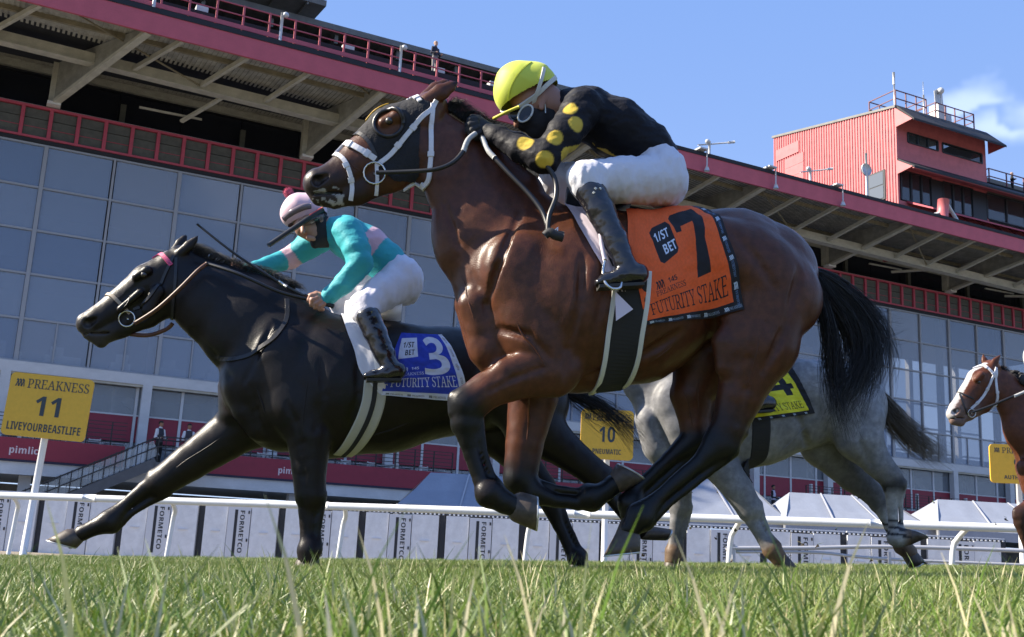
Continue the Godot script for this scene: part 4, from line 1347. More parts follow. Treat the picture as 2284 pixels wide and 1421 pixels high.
		while u < a[1]:
			box("rail_post", Vector3(u, 3.67, 2.85), Vector3(u + 0.05, 4.62, 2.9), black, s)
			u += 0.95
		for v in [3.78, 3.95, 4.12, 4.29, 4.46, 4.6]:
			box("rail_bar", Vector3(a[0], v, 2.9), Vector3(a[1], v + 0.03, 2.925), black, s)
		var wu: float = a[0] + 0.4
		while wu < a[1]:
			box("rail_stanchion", Vector3(wu, 3.67, 2.7), Vector3(wu + 0.14, 4.72, 2.84), white, s)
			wu += 4.1
	# stairs down to the apron
	var steel := mat("stair_steel", lin(0.10, 0.105, 0.115), 0.6, 0.0, 0.2, 1.0)
	for z in [3.0, 4.6]:
		beam("stringer", Vector3(-6.6, 0.15, z), Vector3(-1.2, 3.0, z), 0.08, 0.4, steel, s)
		for v in [0.95, 0.55]:
			beam("handrail", Vector3(-6.6, 0.25 + v, z), Vector3(-1.2, 3.1 + v, z), 0.05, 0.05, black, s)
			beam("handrail", Vector3(-1.2, 3.1 + v, z), Vector3(0.7, 3.1 + v, z), 0.05, 0.05, black, s)
		for k in 15:
			var t := k / 14.0
			var p := Vector3(lerpf(-6.6, -1.2, t), lerpf(0.3, 3.15, t), z)
			beam("baluster", p, p + Vector3(0, 0.95, 0), 0.035, 0.035, black, s)
	beam("stair_glass", Vector3(-6.0, 1.1, 4.52), Vector3(-1.25, 3.6, 4.52), 0.02, 0.62, clear, s)
	for k in 16:
		var t := k / 15.0
		var p := Vector3(lerpf(-6.5, -1.25, t), lerpf(0.2, 2.95, t), 3.0)
		box("tread", p + Vector3(-0.16, -0.02, 0.05), p + Vector3(0.18, 0.03, 1.55), steel, s)
	box("landing", Vector3(-1.25, 2.85, 2.97), Vector3(0.9, 3.02, 4.7), steel, s)
	for k in 8:
		var u := -1.2 + k * 0.28
		box("landing_bar", Vector3(u, 3.02, 4.6), Vector3(u + 0.03, 4.1, 4.63), black, s)
	var sk := box("landing_board", Vector3(-0.2, 2.95, 4.71), Vector3(1.0, 4.05, 4.76), mat("board_grey", lin(0.10, 0.105, 0.12), 0.7), s)
	text("board_lettering", "PREAKNESS", serif, 0.13, white, sk, Vector3(0, -0.25, 0.03))
	emblem(sk, Vector3(0, 0.16, 0.03), 0.36, white)

# the small mark beside the lettering: two slanted racing figures
func emblem(parent: Node, at: Vector3, size: float, m: Material, b := Basis.IDENTITY) -> void:
	var st := begin(false)
	for k in 3:
		var x := (k - 1) * 0.34
		var q := [Vector2(x - 0.22, -0.5), Vector2(x - 0.02, 0.18), Vector2(x - 0.16, 0.3), Vector2(x - 0.06, 0.5), Vector2(x + 0.14, 0.34), Vector2(x + 0.2, -0.5), Vector2(x + 0.09, -0.5), Vector2(x + 0.05, 0.0), Vector2(x - 0.1, -0.5)]
		var ix := Geometry2D.triangulate_polygon(PackedVector2Array(q))
		for i in range(0, ix.size(), 3):
			tri(st, b * Vector3(q[ix[i]].x, q[ix[i]].y, 0) * size, b * Vector3(q[ix[i + 1]].x, q[ix[i + 1]].y, 0) * size, b * Vector3(q[ix[i + 2]].x, q[ix[i + 2]].y, 0) * size)
	part("emblem", done(st), m, parent, at)

func build_roof() -> void:
	var s := stand
	var cream := mat("cream_steel")
	var soffit := mat("soffit_deck")
	var red := mat("red_paint")
	var fasc := mat("fascia_paint")
	var dark := mat("dark_cladding")
	var ua := -19.0
	var ub := 66.0
	# canopy deck with its ribbed underside
	var st := begin(false)
	var n := 420
	for i in n:
		var u0 := lerpf(ua, ub, float(i) / n)
		var u1 := lerpf(ua, ub, (i + 0.55) / n)
		var u2 := lerpf(ua, ub, (i + 1.0) / n)
		for q in [[u0, u1, 0.0], [u1, u2, 0.03]]:
			var y0: float = q[2]
			quad(st, Vector3(q[0], fascia_low(q[0]) + 0.38 + y0, 6.95), Vector3(q[0], fascia_top(q[0]) + 0.22 + y0, -2.0), Vector3(q[1], fascia_top(q[1]) + 0.22 + y0, -2.0), Vector3(q[1], fascia_low(q[1]) + 0.38 + y0, 6.95))
		quad(st, Vector3(u1, fascia_low(u1) + 0.38, 6.95), Vector3(u1, fascia_top(u1) + 0.22, -2.0), Vector3(u1, fascia_top(u1) + 0.25, -2.0), Vector3(u1, fascia_low(u1) + 0.41, 6.95))
	part("canopy_soffit", done(st), soffit, s)
	# purlins under the deck
	for z in [5.2, 1.2]:
		var t: float = (6.95 - z) / 8.95
		beam("purlin", Vector3(ua, lerpf(fascia_low(ua) + 0.28, fascia_top(ua) + 0.12, t), z), Vector3(ub, lerpf(fascia_low(ub) + 0.28, fascia_top(ub) + 0.12, t), z), 0.14, 0.2, mat("purlin_steel", lin(0.36, 0.31, 0.20), 0.7, 0.0, 0.3, 0.8), s)
	part("fascia", prism([Vector3(ua, fascia_low(ua), 6.96), Vector3(ua, fascia_top(ua), 6.96), Vector3(ub, fascia_top(ub), 6.96), Vector3(ub, fascia_low(ub), 6.96)], Vector3(0, 0, 0.12)), fasc, s)
	part("gutter", prism([Vector3(ua, fascia_top(ua) + 0.003, 6.7), Vector3(ua, fascia_top(ua) + 0.24, 6.7), Vector3(ub, fascia_top(ub) + 0.16, 6.7), Vector3(ub, fascia_top(ub) + 0.003, 6.7)], Vector3(0, 0, 0.42)), dark, s)
	part("roof_deck", prism([Vector3(ua, fascia_top(ua) + 0.85, -12), Vector3(ua, fascia_top(ua) + 0.95, -12), Vector3(ub, fascia_top(ub) + 0.95, -12), Vector3(ub, fascia_top(ub) + 0.85, -12)], Vector3(0, -0.83, 18.7)), dark, s)
	# main girder
	beam("girder", Vector3(ua, 20.22, 3.0), Vector3(ub, 18.55, 3.0), 0.34, 0.46, cream, s)
	beam("girder_flange", Vector3(ua, 19.97, 3.0), Vector3(ub, 18.30, 3.0), 0.5, 0.05, cream, s)
	# brackets
	var lean := [4.0, 2.9, 1.5, 0.8, 0.3, 0.0, 0.0, 0.0]
	for i in BRACKETS.size():
		var u: float = BRACKETS[i]
		var a := Vector3(u, 18.62, 0.3)
		var b := Vector3(u + lean[i], fascia_low(u) + 0.05, 6.9)
		var c := Vector3(u, 20.7, 0.3)
		beam("bracket_strut", a, b, 0.3, 0.16, cream, s)
		part("bracket_plate", prism([a, b, Vector3(b.x, b.y + 0.3, b.z), c], Vector3(0.08, 0, 0)), mat("bracket_paint", lin(0.40, 0.39, 0.34), 0.7, 0.0, 0.3, 0.6), s)
		box("bracket_post", Vector3(u - 0.22, 18.66, -0.15), Vector3(u + 0.18, 20.7, 0.28), cream, s)
		box("bracket_foot", Vector3(u - 0.26, 18.5, 0.1), Vector3(u + 0.3, 18.64, 0.6), mat("shoe_steel", lin(0.6, 0.58, 0.55), 0.5), s)
		if i + 1 < BRACKETS.size():
			for k in range(1, 4):
				var uu := lerpf(u, BRACKETS[i + 1], k / 4.0)
				var ll := lerpf(lean[i], lean[i + 1], k / 4.0) * 0.55
				var gy := lerpf(20.22, 18.55, (uu - ua) / (ub - ua))
				beam("canopy_strut", Vector3(uu, gy - 0.05, 3.18), Vector3(uu + ll, fascia_low(uu) + 0.12, 6.85), 0.16, 0.2, cream, s)
				if k == 2:
					beam("tie_rod", Vector3(u + 0.3, 20.3, 6.2), Vector3(uu, gy - 0.1, 3.2), 0.06, 0.06, mat("purlin_steel"), s)
					beam("tie_rod", Vector3(uu - 2.2, 19.2, 0.6), Vector3(uu + 0.6, 19.25, 0.6), 0.1, 0.08, cream, s)
					beam("stub_strut", Vector3(uu - 0.3, 18.95, 0.6), Vector3(uu + 1.2, gy - 0.1, 2.9), 0.18, 0.12, cream, s)
	# terrace, penthouse and its roofs
	box("terrace_step", Vector3(ua, 20.6, 0.0), Vector3(21.0, 21.98, 5.9), dark, s)
	box("penthouse_wall", Vector3(ua, 20.6, -9), Vector3(19.5, 25.1, -1.6), dark, s)
	var roofm := mat("roof_metal", lin(0.22, 0.22, 0.21), 0.6, 0.2, 0.25, 0.5)
	var st2 := begin(false)
	for i in 60:
		var u0 := lerpf(ua, 19.8, i / 60.0)
		var u1 := lerpf(ua, 19.8, (i + 0.7) / 60.0)
		var u2 := lerpf(ua, 19.8, (i + 1.0) / 60.0)
		quad(st2, Vector3(u0, 25.2, 1.0), Vector3(u0, 24.5, -8), Vector3(u1, 24.5, -8), Vector3(u1, 25.2, 1.0))
		quad(st2, Vector3(u1, 25.12, 1.0), Vector3(u1, 24.42, -8), Vector3(u2, 24.42, -8), Vector3(u2, 25.12, 1.0))
	part("penthouse_soffit", done(st2), roofm, s)
	part("penthouse_roof", prism([Vector3(ua, 25.22, 1.05), Vector3(ua, 25.52, 1.05), Vector3(ua, 24.8, -9), Vector3(ua, 24.53, -9)], Vector3(38.8, 0, 0)), roofm, s)
	for k in 12:
		var u := ua + 1.5 + k * 3.3
		box("penthouse_beam", Vector3(u, 24.7, -1.6), Vector3(u + 0.18, 25.15, 0.7), roofm, s)
		box("penthouse_post", Vector3(u, 21.98, 0.3), Vector3(u + 0.14, 25.1, 0.44), dark, s)
	part("upper_canopy", prism([Vector3(ua, 25.9, 1.9), Vector3(ua, 26.2, 1.9), Vector3(ua, 27.2, -6), Vector3(ua, 26.8, -6)], Vector3(23.7, 0, 0)), roofm, s)
	for k in 16:
		var u := ua + 0.6 + k * 1.48
		beam("canopy_rib", Vector3(u, 25.84, 1.85), Vector3(u, 26.74, -5.9), 0.1, 0.1, roofm, s)
	# roof-edge railing
	var u := -18.0
	var k := 0
	while u < 20.6:
		var y := fascia_top(u) + 0.2
		box("roof_rail_post", Vector3(u, y, 6.45), Vector3(u + 0.08, y + 1.45, 6.53), mat("rail_red", lin(0.40, 0.075, 0.10), 0.5), s)
		u += 1.12
		k += 1
	for v in [1.42, 0.98]:
		beam("roof_rail_bar", Vector3(-18, fascia_top(-18) + 0.2 + v, 6.49), Vector3(20.6, fascia_top(20.6) + 0.2 + v, 6.49), 0.05, 0.05, mat("rail_red"), s)
	beam("roof_rail_board", Vector3(-18, fascia_top(-18) + 0.62, 6.56), Vector3(20.6, fascia_top(20.6) + 0.62, 6.56), 0.03, 0.2, fasc, s)

func build_tower() -> void:
	# red corrugated press tower on the roof
	var base := stand.position
	var turn := stand.rotation.y
	var t := thing("press_tower", "red corrugated press tower with dark canopies standing on the grandstand roof", "tower", stand.transform * Vector3(44.8, 20.3, 0), turn)
	var wall := mat("corrugated_red", lin(0.62, 0.16, 0.17), 0.5, 0.0, 0.15, 0.6)
	var front := wall
	var dark := mat("canopy_shingle", lin(0.03, 0.032, 0.042), 0.75, 0.0, 0.4, 2.5)
	var frame := mat("tower_frame", lin(0.02, 0.024, 0.03), 0.5)
	var glass := mat("tower_glass", lin(0.05, 0.06, 0.07), 0.05)
	glass.transparency = BaseMaterial3D.TRANSPARENCY_ALPHA
	glass.albedo_color.a = 0.4
	glass.metallic_specular = 0.8
	var sill := mat("white_steel")
	var rail := mat("tower_rail", lin(0.13, 0.03, 0.045), 0.5)
	var room := mat("tower_room", lin(0.16, 0.16, 0.15), 0.9)
	# side wall: trapezoid corrugation running up and down
	var st := begin(false)
	var n := 48
	var prof := [[0.0, 0.0], [0.3, 0.0], [0.42, 0.06], [0.78, 0.06], [0.9, 0.0], [1.0, 0.0]]
	for i in n:
		for k in prof.size() - 1:
			var z0: float = -12.3 * (i + prof[k][0]) / n
			var z1: float = -12.3 * (i + prof[k + 1][0]) / n
			var x0: float = -prof[k][1]
			var x1: float = -prof[k + 1][1]
			quad(st, Vector3(x0, 0, z0), Vector3(x0, 10.5 - z0 * 0.16, z0), Vector3(x1, 10.5 - z1 * 0.16, z1), Vector3(x1, 0, z1))
	part("side_wall", done(st), wall, t)
	part("core", prism([Vector3(0.06, 0, -12.2), Vector3(0.06, 12.3, -12.2), Vector3(0.06, 10.4, -0.3), Vector3(0.06, 0, -0.3)], Vector3(0.1, 0, 0)), front, t)
	box("corner_post", Vector3(-0.05, 0, -0.02), Vector3(0.12, 10.5, 0.1), front, t)
	part("roof", prism([Vector3(-0.12, 10.5, 0.1), Vector3(-0.12, 10.66, 0.1), Vector3(-0.12, 12.65, -12.4), Vector3(-0.12, 12.47, -12.4)], Vector3(9.0, 0, 0)), mat("roof_metal"), t)
	box("back_wall", Vector3(0.2, 0, -12.3), Vector3(8.7, 12.2, -12.1), front, t)
	box("end_wall", Vector3(8.55, 0, -12.1), Vector3(8.7, 10.6, 0), front, t)
	# patched panels on the side wall
	box("panel", Vector3(-0.1, 10.4, -11.9), Vector3(-0.065, 11.3, -9.4), wall, t)
	for k in 3:
		box("panel", Vector3(-0.1, 7.9 + k * 0.78, -10.9), Vector3(-0.066, 8.66 + k * 0.78, -8.9), wall, t)
	# front: bands of wall between the window rows
	box("front_wall", Vector3(0.1, 8.95, -0.15), Vector3(8.6, 10.5, 0), front, t)
	box("front_wall", Vector3(0.1, 6.1, -0.15), Vector3(8.6, 8.3, 0), front, t)
	box("front_wall", Vector3(0.1, 8.3, -0.15), Vector3(1.1, 8.95, 0), front, t)
	box("front_wall", Vector3(3.95, 8.3, -0.15), Vector3(4.4, 8.95, 0), front, t)
	box("front_wall", Vector3(8.3, 8.3, -0.15), Vector3(8.6, 8.95, 0), front, t)
	box("front_wall", Vector3(0.1, 0.0, -0.15), Vector3(21.0, 4.0, 0), front, t)
	box("floor", Vector3(0.2, 8.0, -12), Vector3(8.5, 8.15, -0.2), room, t)
	box("floor", Vector3(0.2, 4.0, -12), Vector3(21, 4.15, -0.2), room, t)
	box("ceiling", Vector3(0.2, 6.3, -12), Vector3(21, 6.4, -0.2), room, t)
	box("room_wall", Vector3(0.2, 4.1, -5.0), Vector3(21, 10, -4.8), room, t)
	for w in [[1.1, 3.95, 8.3, 8.95, 3], [4.4, 8.3, 8.3, 8.95, 1], [0.35, 3.2, 4.1, 6.1, 3], [4.3, 7.2, 4.1, 6.1, 3], [8.6, 20.5, 4.3, 6.1, 6]]:
		var win := box("window", Vector3(w[0], w[2] - 0.07, -0.12), Vector3(w[1], w[2], 0.06), frame, t)
		var o := win.position
		box("head_frame", Vector3(w[0], w[3], -0.12) - o, Vector3(w[1], w[3] + 0.07, 0.05) - o, frame, win)
		box("sill", Vector3(w[0] + 0.2, w[2] + 0.005, -0.6) - o, Vector3(w[1] - 0.1, w[2] + 0.16, -0.3) - o, sill, win)
		for k in w[4] + 1:
			var x := lerpf(w[0], w[1], float(k) / w[4])
			box("window_bar", Vector3(x - 0.06, w[2], -0.11) - o, Vector3(x + 0.06, w[3], 0.045) - o, frame, win)
			if k < w[4]:
				box("pane", Vector3(x + 0.06, w[2], -0.06) - o, Vector3(lerpf(w[0], w[1], (k + 1.0) / w[4]) - 0.06, w[3], -0.04) - o, glass, win)
	box("front_pier", Vector3(3.26, 4.0, -0.14), Vector3(4.24, 6.1, 0.02), frame, t)
	box("front_pier", Vector3(7.26, 4.0, -0.14), Vector3(8.54, 6.1, 0.02), frame, t)
	box("pale_blind", Vector3(7.0, 8.35, -0.9), Vector3(8.2, 8.9, -0.85), sill, t)
	# canopies with pale end plates
	part("canopy", prism([Vector3(0.0, 10.55, 0.02), Vector3(0.0, 10.75, 0.02), Vector3(0.0, 9.25, 1.6), Vector3(0.0, 9.1, 1.6)], Vector3(8.9, 0, 0)), dark, t)
	part("canopy_end", prism([Vector3(-0.06, 10.5, 0.04), Vector3(-0.06, 9.2, 1.5), Vector3(-0.06, 9.1, 0.04)], Vector3(0.055, 0, 0)), wall, t)
	part("canopy_end", prism([Vector3(8.91, 10.5, 0.04), Vector3(8.91, 9.2, 1.5), Vector3(8.91, 9.1, 0.04)], Vector3(0.05, 0, 0)), front, t)
	part("canopy", prism([Vector3(0.0, 6.75, 0.02), Vector3(0.0, 6.92, 0.02), Vector3(0.0, 5.95, 1.5), Vector3(0.0, 5.8, 1.5)], Vector3(21.0, 0, 0)), dark, t)
	part("canopy_soffit", prism([Vector3(0.01, 6.3, 0.02), Vector3(0.01, 6.34, 0.02), Vector3(0.01, 5.82, 1.46), Vector3(0.01, 5.77, 1.46)], Vector3(20.9, 0, 0)), wall, t)
	part("canopy_end", prism([Vector3(-0.06, 6.75, 0.04), Vector3(-0.06, 5.9, 1.4), Vector3(-0.06, 5.75, 0.04)], Vector3(0.055, 0, 0)), wall, t)
	box("wing_roof", Vector3(8.72, 6.93, -9), Vector3(21, 7.0, 0.1), dark, t)
	# red apron stepping out over the stand
	part("apron", prism([Vector3(0.8, 4.05, 0.05), Vector3(0.8, 3.0, 2.2), Vector3(0.8, 2.9, 2.2), Vector3(0.8, 3.9, 0.05)], Vector3(20.2, 0, 0)), mat("red_paint"), t)
	for k in 12:
		var x := 2.0 + k * 1.5
		beam("apron_brace", Vector3(x, 3.9, 0.4), Vector3(x - 0.8, 2.2, 2.6), 0.07, 0.07, rail, t)
	beam("brace_bar", Vector3(0.9, 2.25, 2.6), Vector3(20.5, 2.25, 2.6), 0.07, 0.09, rail, t)
	# side window, door
	box("side_window_frame", Vector3(-0.12, 4.3, -2.5), Vector3(-0.04, 6.4, -0.95), frame, t)
	for v in [[4.42, 5.32], [5.4, 6.28]]:
		box("side_pane", Vector3(-0.14, v[0], -2.36), Vector3(-0.121, v[1], -1.1), mat("pale_pane", lin(0.14, 0.16, 0.19), 0.1), t)
	box("side_door", Vector3(-0.12, 2.0, -6.6), Vector3(-0.04, 5.6, -5.3), frame, t)
	# rails on the roof
	rail_box(t, Vector3(0.3, 10.75, -2.6), Vector3(3.2, 12.0, -0.2), rail, 3)
	rail_box(t, Vector3(4.1, 10.8, -2.4), Vector3(7.9, 12.0, -0.2), rail, 4)
	rail_box(t, Vector3(9.2, 7.0, -4.0), Vector3(20, 8.2, -0.2), rail, 6)
	box("roof_plinth", Vector3(0.5, 10.68, -2.2), Vector3(3.0, 10.86, -0.3), mat("roof_metal"), t)

func rail_box(t: Node3D, lo: Vector3, hi: Vector3, m: Material, n: int) -> void:
	for k in n + 1:
		for z in [lo.z, hi.z]:
			var x := lerpf(lo.x, hi.x, float(k) / n)
			box("rail_post", Vector3(x - 0.035, lo.y, z - 0.035), Vector3(x + 0.035, hi.y, z + 0.035), m, t)
	for v in [hi.y - 0.03, (lo.y + hi.y) * 0.5]:
		for z in [lo.z, hi.z]:
			box("rail_bar", Vector3(lo.x + 0.036, v - 0.03, z - 0.03), Vector3(hi.x - 0.036, v + 0.03, z + 0.03), m, t)
		for x in [lo.x, hi.x]:
			box("rail_bar", Vector3(x - 0.03, v - 0.028, lo.z + 0.036), Vector3(x + 0.03, v + 0.028, hi.z - 0.036), m, t)

func on_stand(u: float, v: float, w: float) -> Vector3:
	return stand.transform * Vector3(u, v, w)

func build_rooftop_things() -> void:
	var grey := mat("mast_grey", lin(0.5, 0.52, 0.54), 0.45, 0.2)
	var white := mat("white_steel")
	var turn := stand.rotation.y
	# aerials on the tower
	var a := thing("aerial_mast", "tall white aerial mast on the tower roof rail corner", "aerial", on_stand(45.1, 31.1, -0.3), turn)
	part("pole", tube_mesh([Vector3.ZERO, Vector3(0, 1.6, 0)], 0.05), grey, a)
	part("radome", tube_mesh([Vector3(0, 1.6, 0), Vector3(0, 2.5, 0)], 0.085), white, a)
	var a2 := thing("whip_aerial", "thin grey whip aerial clamped to the tower roof rail", "aerial", on_stand(48.0, 30.98, -0.4), turn)
	part("pole", tube_mesh([Vector3.ZERO, Vector3(0, 1.7, 0)], 0.06), grey, a2)
	part("whip", tube_mesh([Vector3(0, 1.7, 0), Vector3(0, 2.7, 0)], 0.02), grey, a2)
	var b := thing("antenna_cabinet", "white antenna cabinet with grid dish inside the tower roof railing", "antenna", on_stand(50.4, 31.05, -1.3), turn)
	box("cabinet", Vector3(-0.4, 0, -0.4), Vector3(0.4, 1.7, 0.4), white, b)
	box("cabinet", Vector3(0.5, 0, -0.3), Vector3(1.0, 1.2, 0.3), grey, b)
	part("grid_dish", prism([Vector3(-0.4, 1.7, 0.1), Vector3(-0.7, 2.6, 0.3), Vector3(0.3, 3.2, 0.1), Vector3(0.5, 1.9, 0.0)], Vector3(0, 0, 0.06)), grey, b)
	part("camera_ball", sphere(0.24), white, b, Vector3(-0.1, 2.7, 0.4))
	part("mast", tube_mesh([Vector3(-0.1, 1.7, 0.4), Vector3(-0.1, 2.6, 0.4)], 0.05), grey, b)
	# weather masts and cameras along the roof edge
	var i := 0
	for q in [[24.6, "grey camera mast with long arm standing alone on the roof edge"], [31.5, "grey camera mast with long arm in front of the red tower wall"]]:
		var m := thing("camera_mast", q[1], "camera mast", on_stand(q[0], fascia_top(q[0]) + 0.1, 6.3), turn, "camera masts on the roof edge")
		box("base_plate", Vector3(-0.9, 0.0, -0.25), Vector3(0.9, 0.22, 0.2), mat("roof_metal"), m)
		part("pole", tube_mesh([Vector3(0, 0.2, 0), Vector3(0, 1.45, 0)], 0.08), grey, m)
		part("camera_head", sphere(0.16), grey, m, Vector3(-0.15, 1.4, 0))
		part("arm", tube_mesh([Vector3(-0.9, 1.0, 0), Vector3(0, 1.25, 0), Vector3(1.7, 1.75, 0)], 0.05), grey, m)
		part("arm_tip", tube_mesh([Vector3(1.5, 1.7, 0), Vector3(2.0, 1.85, 0)], 0.09), grey, m)
		m.scale = Vector3.ONE * 0.82
	var d := thing("sensor_pole", "grey pole with a round plate beside the tower door", "pole", on_stand(36.4, fascia_top(36.0) + 0.1, 5.6), turn)
	part("pole", tube_mesh([Vector3.ZERO, Vector3(0, 3.4, 0)], 0.08), grey, d)
	part("plate", tube_mesh([Vector3(0, 2.4, -0.05), Vector3(0, 2.4, 0.05)], 0.38, 12), grey, d)
	# lamps hanging in front of the fascia
	for u in [23.7, 28.2, 32.9]:
		var l := thing("fascia_lamp", "small white lamp hanging on a rod in front of the red fascia", "lamp", on_stand(u, fascia_top(u) + 0.28, 7.3), turn, "lamps hanging along the fascia")
		box("hook", Vector3(-0.45, 0.0, -0.5), Vector3(0.05, 0.08, 0.04), white, l)
		part("rod", tube_mesh([Vector3(0, 0.04, 0), Vector3(0, -0.95, 0)], 0.035), white, l)
		part("shade", tube_mesh([Vector3(0, -0.9, 0), Vector3(0, -1.0, 0), Vector3(0, -1.15, 0)], 0.06, 10, 0.15), white, l)
	# roof lights on the railing
	for u in [-8.5, -3.7, 1.55, 7.05]:
		var l := thing("roof_floodlight", "white floodlight on a post standing at the roof-edge railing", "floodlight", on_stand(u, fascia_top(u) + 0.22, 6.66), turn, "floodlights along the roof railing")
		part("post", tube_mesh([Vector3.ZERO, Vector3(0, 1.5, 0)], 0.07), white, l)
		part("lamp_head", sphere(0.13), grey, l, Vector3(0.14, 1.42, 0.05))
		box("bracket", Vector3(0.2, 0.0, -0.1), Vector3(0.9, 0.1, 0.1), white, l)
	for u in [-1.6, 5.0, 9.5, 12.4]:
		var l := thing("speaker_box", "small pale loudspeaker box on the roof step behind the railing", "loudspeaker", on_stand(u, 21.98, 5.2), turn, "loudspeakers on the roof step")
		box("housing", Vector3(-0.25, 0.1, -0.2), Vector3(0.25, 0.5, 0.2), white, l)
		box("foot", Vector3(-0.1, 0, -0.1), Vector3(0.1, 0.1, 0.1), grey, l)
	var hr := thing("drum_horn", "white and red horn speaker propped beside the tower foot", "loudspeaker", on_stand(41.8, fascia_top(41.0) + 0.1, 6.2), turn)
	part("drum", tube_mesh([Vector3(0, 0.2, 0), Vector3(0.15, 1.5, 0)], 0.34, 12), mat("corrugated_red"), hr)
	part("arm", tube_mesh([Vector3(-1.6, 0.1, 0), Vector3(-0.3, 0.6, 0)], 0.08), white, hr)
	part("arm", tube_mesh([Vector3(0.2, 1.4, 0.1), Vector3(1.2, -0.2, 0.4)], 0.1), white, hr)

func sphere(r: float) -> SphereMesh:
	var m := SphereMesh.new()
	m.radius = r
	m.height = r * 2.0
	m.radial_segments = 20
	m.rings = 10
	return m

# ---------------------------------------------------------------- between the track and the stand
func build_midground() -> void:
	var white := mat("rail_white", lin(0.78, 0.79, 0.80), 0.35, 0.0, 0.06, 1.5)
	# running rail
	var r := thing("running_rail", "long white running rail on curved posts beside the turf", "rail", Vector3(-10.4, 0, -22.0), 0.0)
	var a := Vector3.ZERO
	var b := Vector3(23.6, 0.13, 6.1)
	var d := (b - a).normalized()
	var st := begin()
	var prof := []
	for k in 12:
		var an := TAU * k / 12.0
		prof.append(Vector2(cos(an) * 0.07, sin(an) * 0.068))
	var side := d.cross(Vector3.UP).normalized()
	for s in 24:
		var p := a.lerp(b, s / 24.0) + Vector3(0, 0.78, 0)
		var q := a.lerp(b, (s + 1) / 24.0) + Vector3(0, 0.78, 0)
		for k in 12:
			var o0: Vector3 = side * prof[k].x + Vector3.UP * prof[k].y
			var o1: Vector3 = side * prof[(k + 1) % 12].x + Vector3.UP * prof[(k + 1) % 12].y
			quad(st, p + o0, q + o0, q + o1, p + o1)
	part("top_rail", done(st), white, r)
	for k in 7:
		var t := (0.6 + k * 3.55) / 24.3
		var p := a.lerp(b, t)
		part("post", tube_mesh(smooth_path([p + Vector3(-0.12, GY, -0.5), p + Vector3(-0.06, 0.4, -0.48), p + Vector3(0.0, 0.62, -0.36), p + Vector3(0.02, 0.76, -0.05)], 4), 0.045, 10), white, r)
	for k in 5:
		var t := (2.4 + k * 4.87) / 24.3
		var p := a.lerp(b, t) + Vector3(0, 0.78, 0)
		part("joint_sleeve", tube_mesh([p - d * 0.14, p + d * 0.14], 0.076, 12), white, r)
	# irrigation pipe along the far edge
	var pipe := thing("pipe_run", "thin grey pipes running low along the far side of the track", "pipe", Vector3(4.4, 0, -21.5))
	var grey := mat("pipe_grey", lin(0.42, 0.42, 0.44), 0.5, 0.2)
	part("pipe", tube_mesh(smooth_path([Vector3(0, 0.42, 0), Vector3(1.6, 0.5, 0), Vector3(4, 0.62, 0), Vector3(10, 0.66, 0.4)], 6), 0.04), grey, pipe)
	part("pipe", tube_mesh(smooth_path([Vector3(0.2, 0.36, 0), Vector3(1.8, 0.42, 0), Vector3(3.5, 0.36, 0), Vector3(10, 0.40, 0.4)], 6), 0.03), grey, pipe)
	for x in [0.15, 3.2, 6.4, 9.6]:
		box("stand_leg", Vector3(x - 0.03, GY, -0.03), Vector3(x + 0.03, 0.5, 0.03), grey, pipe)
	# yellow runner boards on posts
	var sign_face := mat("sign_yellow", lin(0.74, 0.43, 0.035), 0.55, 0.0, 0.06, 3.0)
	var ink := mat("sign_ink", lin(0.035, 0.05, 0.06), 0.6)
	for s in [[Vector3(-9.78, 2.68, -22.6), 1.70, 1.32, "11", "LIVEYOURBEASTLIFE", 0.10, "yellow runner board with the longest name, tilted on its white post above the stairs"], [Vector3(2.28, 2.86, -24.4), 1.20, 1.13, "10", "PNEUMATIC", 0.04, "yellow runner board partly hidden by the black horse's tail"], [Vector3(12.95, 2.92, -27.2), 1.42, 0.98, "9", "AUTHENTIC", -0.05, "yellow runner board half hidden by the chestnut horse's chest"]]:
		var at: Vector3 = s[0]
		var w: float = s[1]
		var h: float = s[2]
		var sg := thing("runner_board", s[6], "sign", Vector3(at.x, 0, at.z), s[5], "yellow runner boards")
		if s[3] == "11":
			sg.rotation.z = -0.045
		var outline := []
		for c in [[1, 1], [-1, 1], [-1, -1], [1, -1]]:
			for k in 5:
				var an: float = TAU / 4.0 * (float(k) / 4.0) + [0.0, PI / 2, PI, PI * 1.5][[[1, 1], [-1, 1], [-1, -1], [1, -1]].find(c)]
				outline.append(Vector3(c[0] * (w * 0.5 - 0.1) + cos(an) * 0.1, at.y + c[1] * (h * 0.5 - 0.1) + sin(an) * 0.1, 0.03))
		outline.reverse()
		var board := part("board", prism(outline, Vector3(0, 0, -0.06)), sign_face, sg)
		part("post", tube_mesh([Vector3(0.02, GY, -0.09), Vector3(0.02, at.y - h * 0.2, -0.09)], 0.07, 10), white, sg)
		var m := h / 1.32
		text_fit("lettering", "PREAKNESS", serif, w * 0.74, h * 0.15, ink, board, Vector3(w * 0.085, at.y + h * 0.345, 0.036))
		emblem(board, Vector3(-w * 0.375, at.y + h * 0.345, 0.036), 0.17 * h / 1.32, ink)
		text_fit("number", s[3], sans, (0.30 if s[3].length() > 1 else 0.17) * w, h * 0.31, ink, board, Vector3(0, at.y - h * 0.0, 0.036))
		text_fit("runner_name", s[4], sans, w * (0.88 if s[4].length() > 10 else 0.54), h * (0.125 if s[4].length() > 10 else 0.10), ink, board, Vector3(0, at.y - h * 0.345, 0.036))
	# backs of a row of display cabinets
	var body := mat("cabinet_white", lin(0.80, 0.81, 0.83), 0.5, 0.0, 0.10, 1.3)
	var edge := mat("cabinet_edge", lin(0.60, 0.61, 0.64), 0.55)
	var black := mat("cabinet_black", lin(0.02, 0.022, 0.028), 0.6)
	var x := -14.6
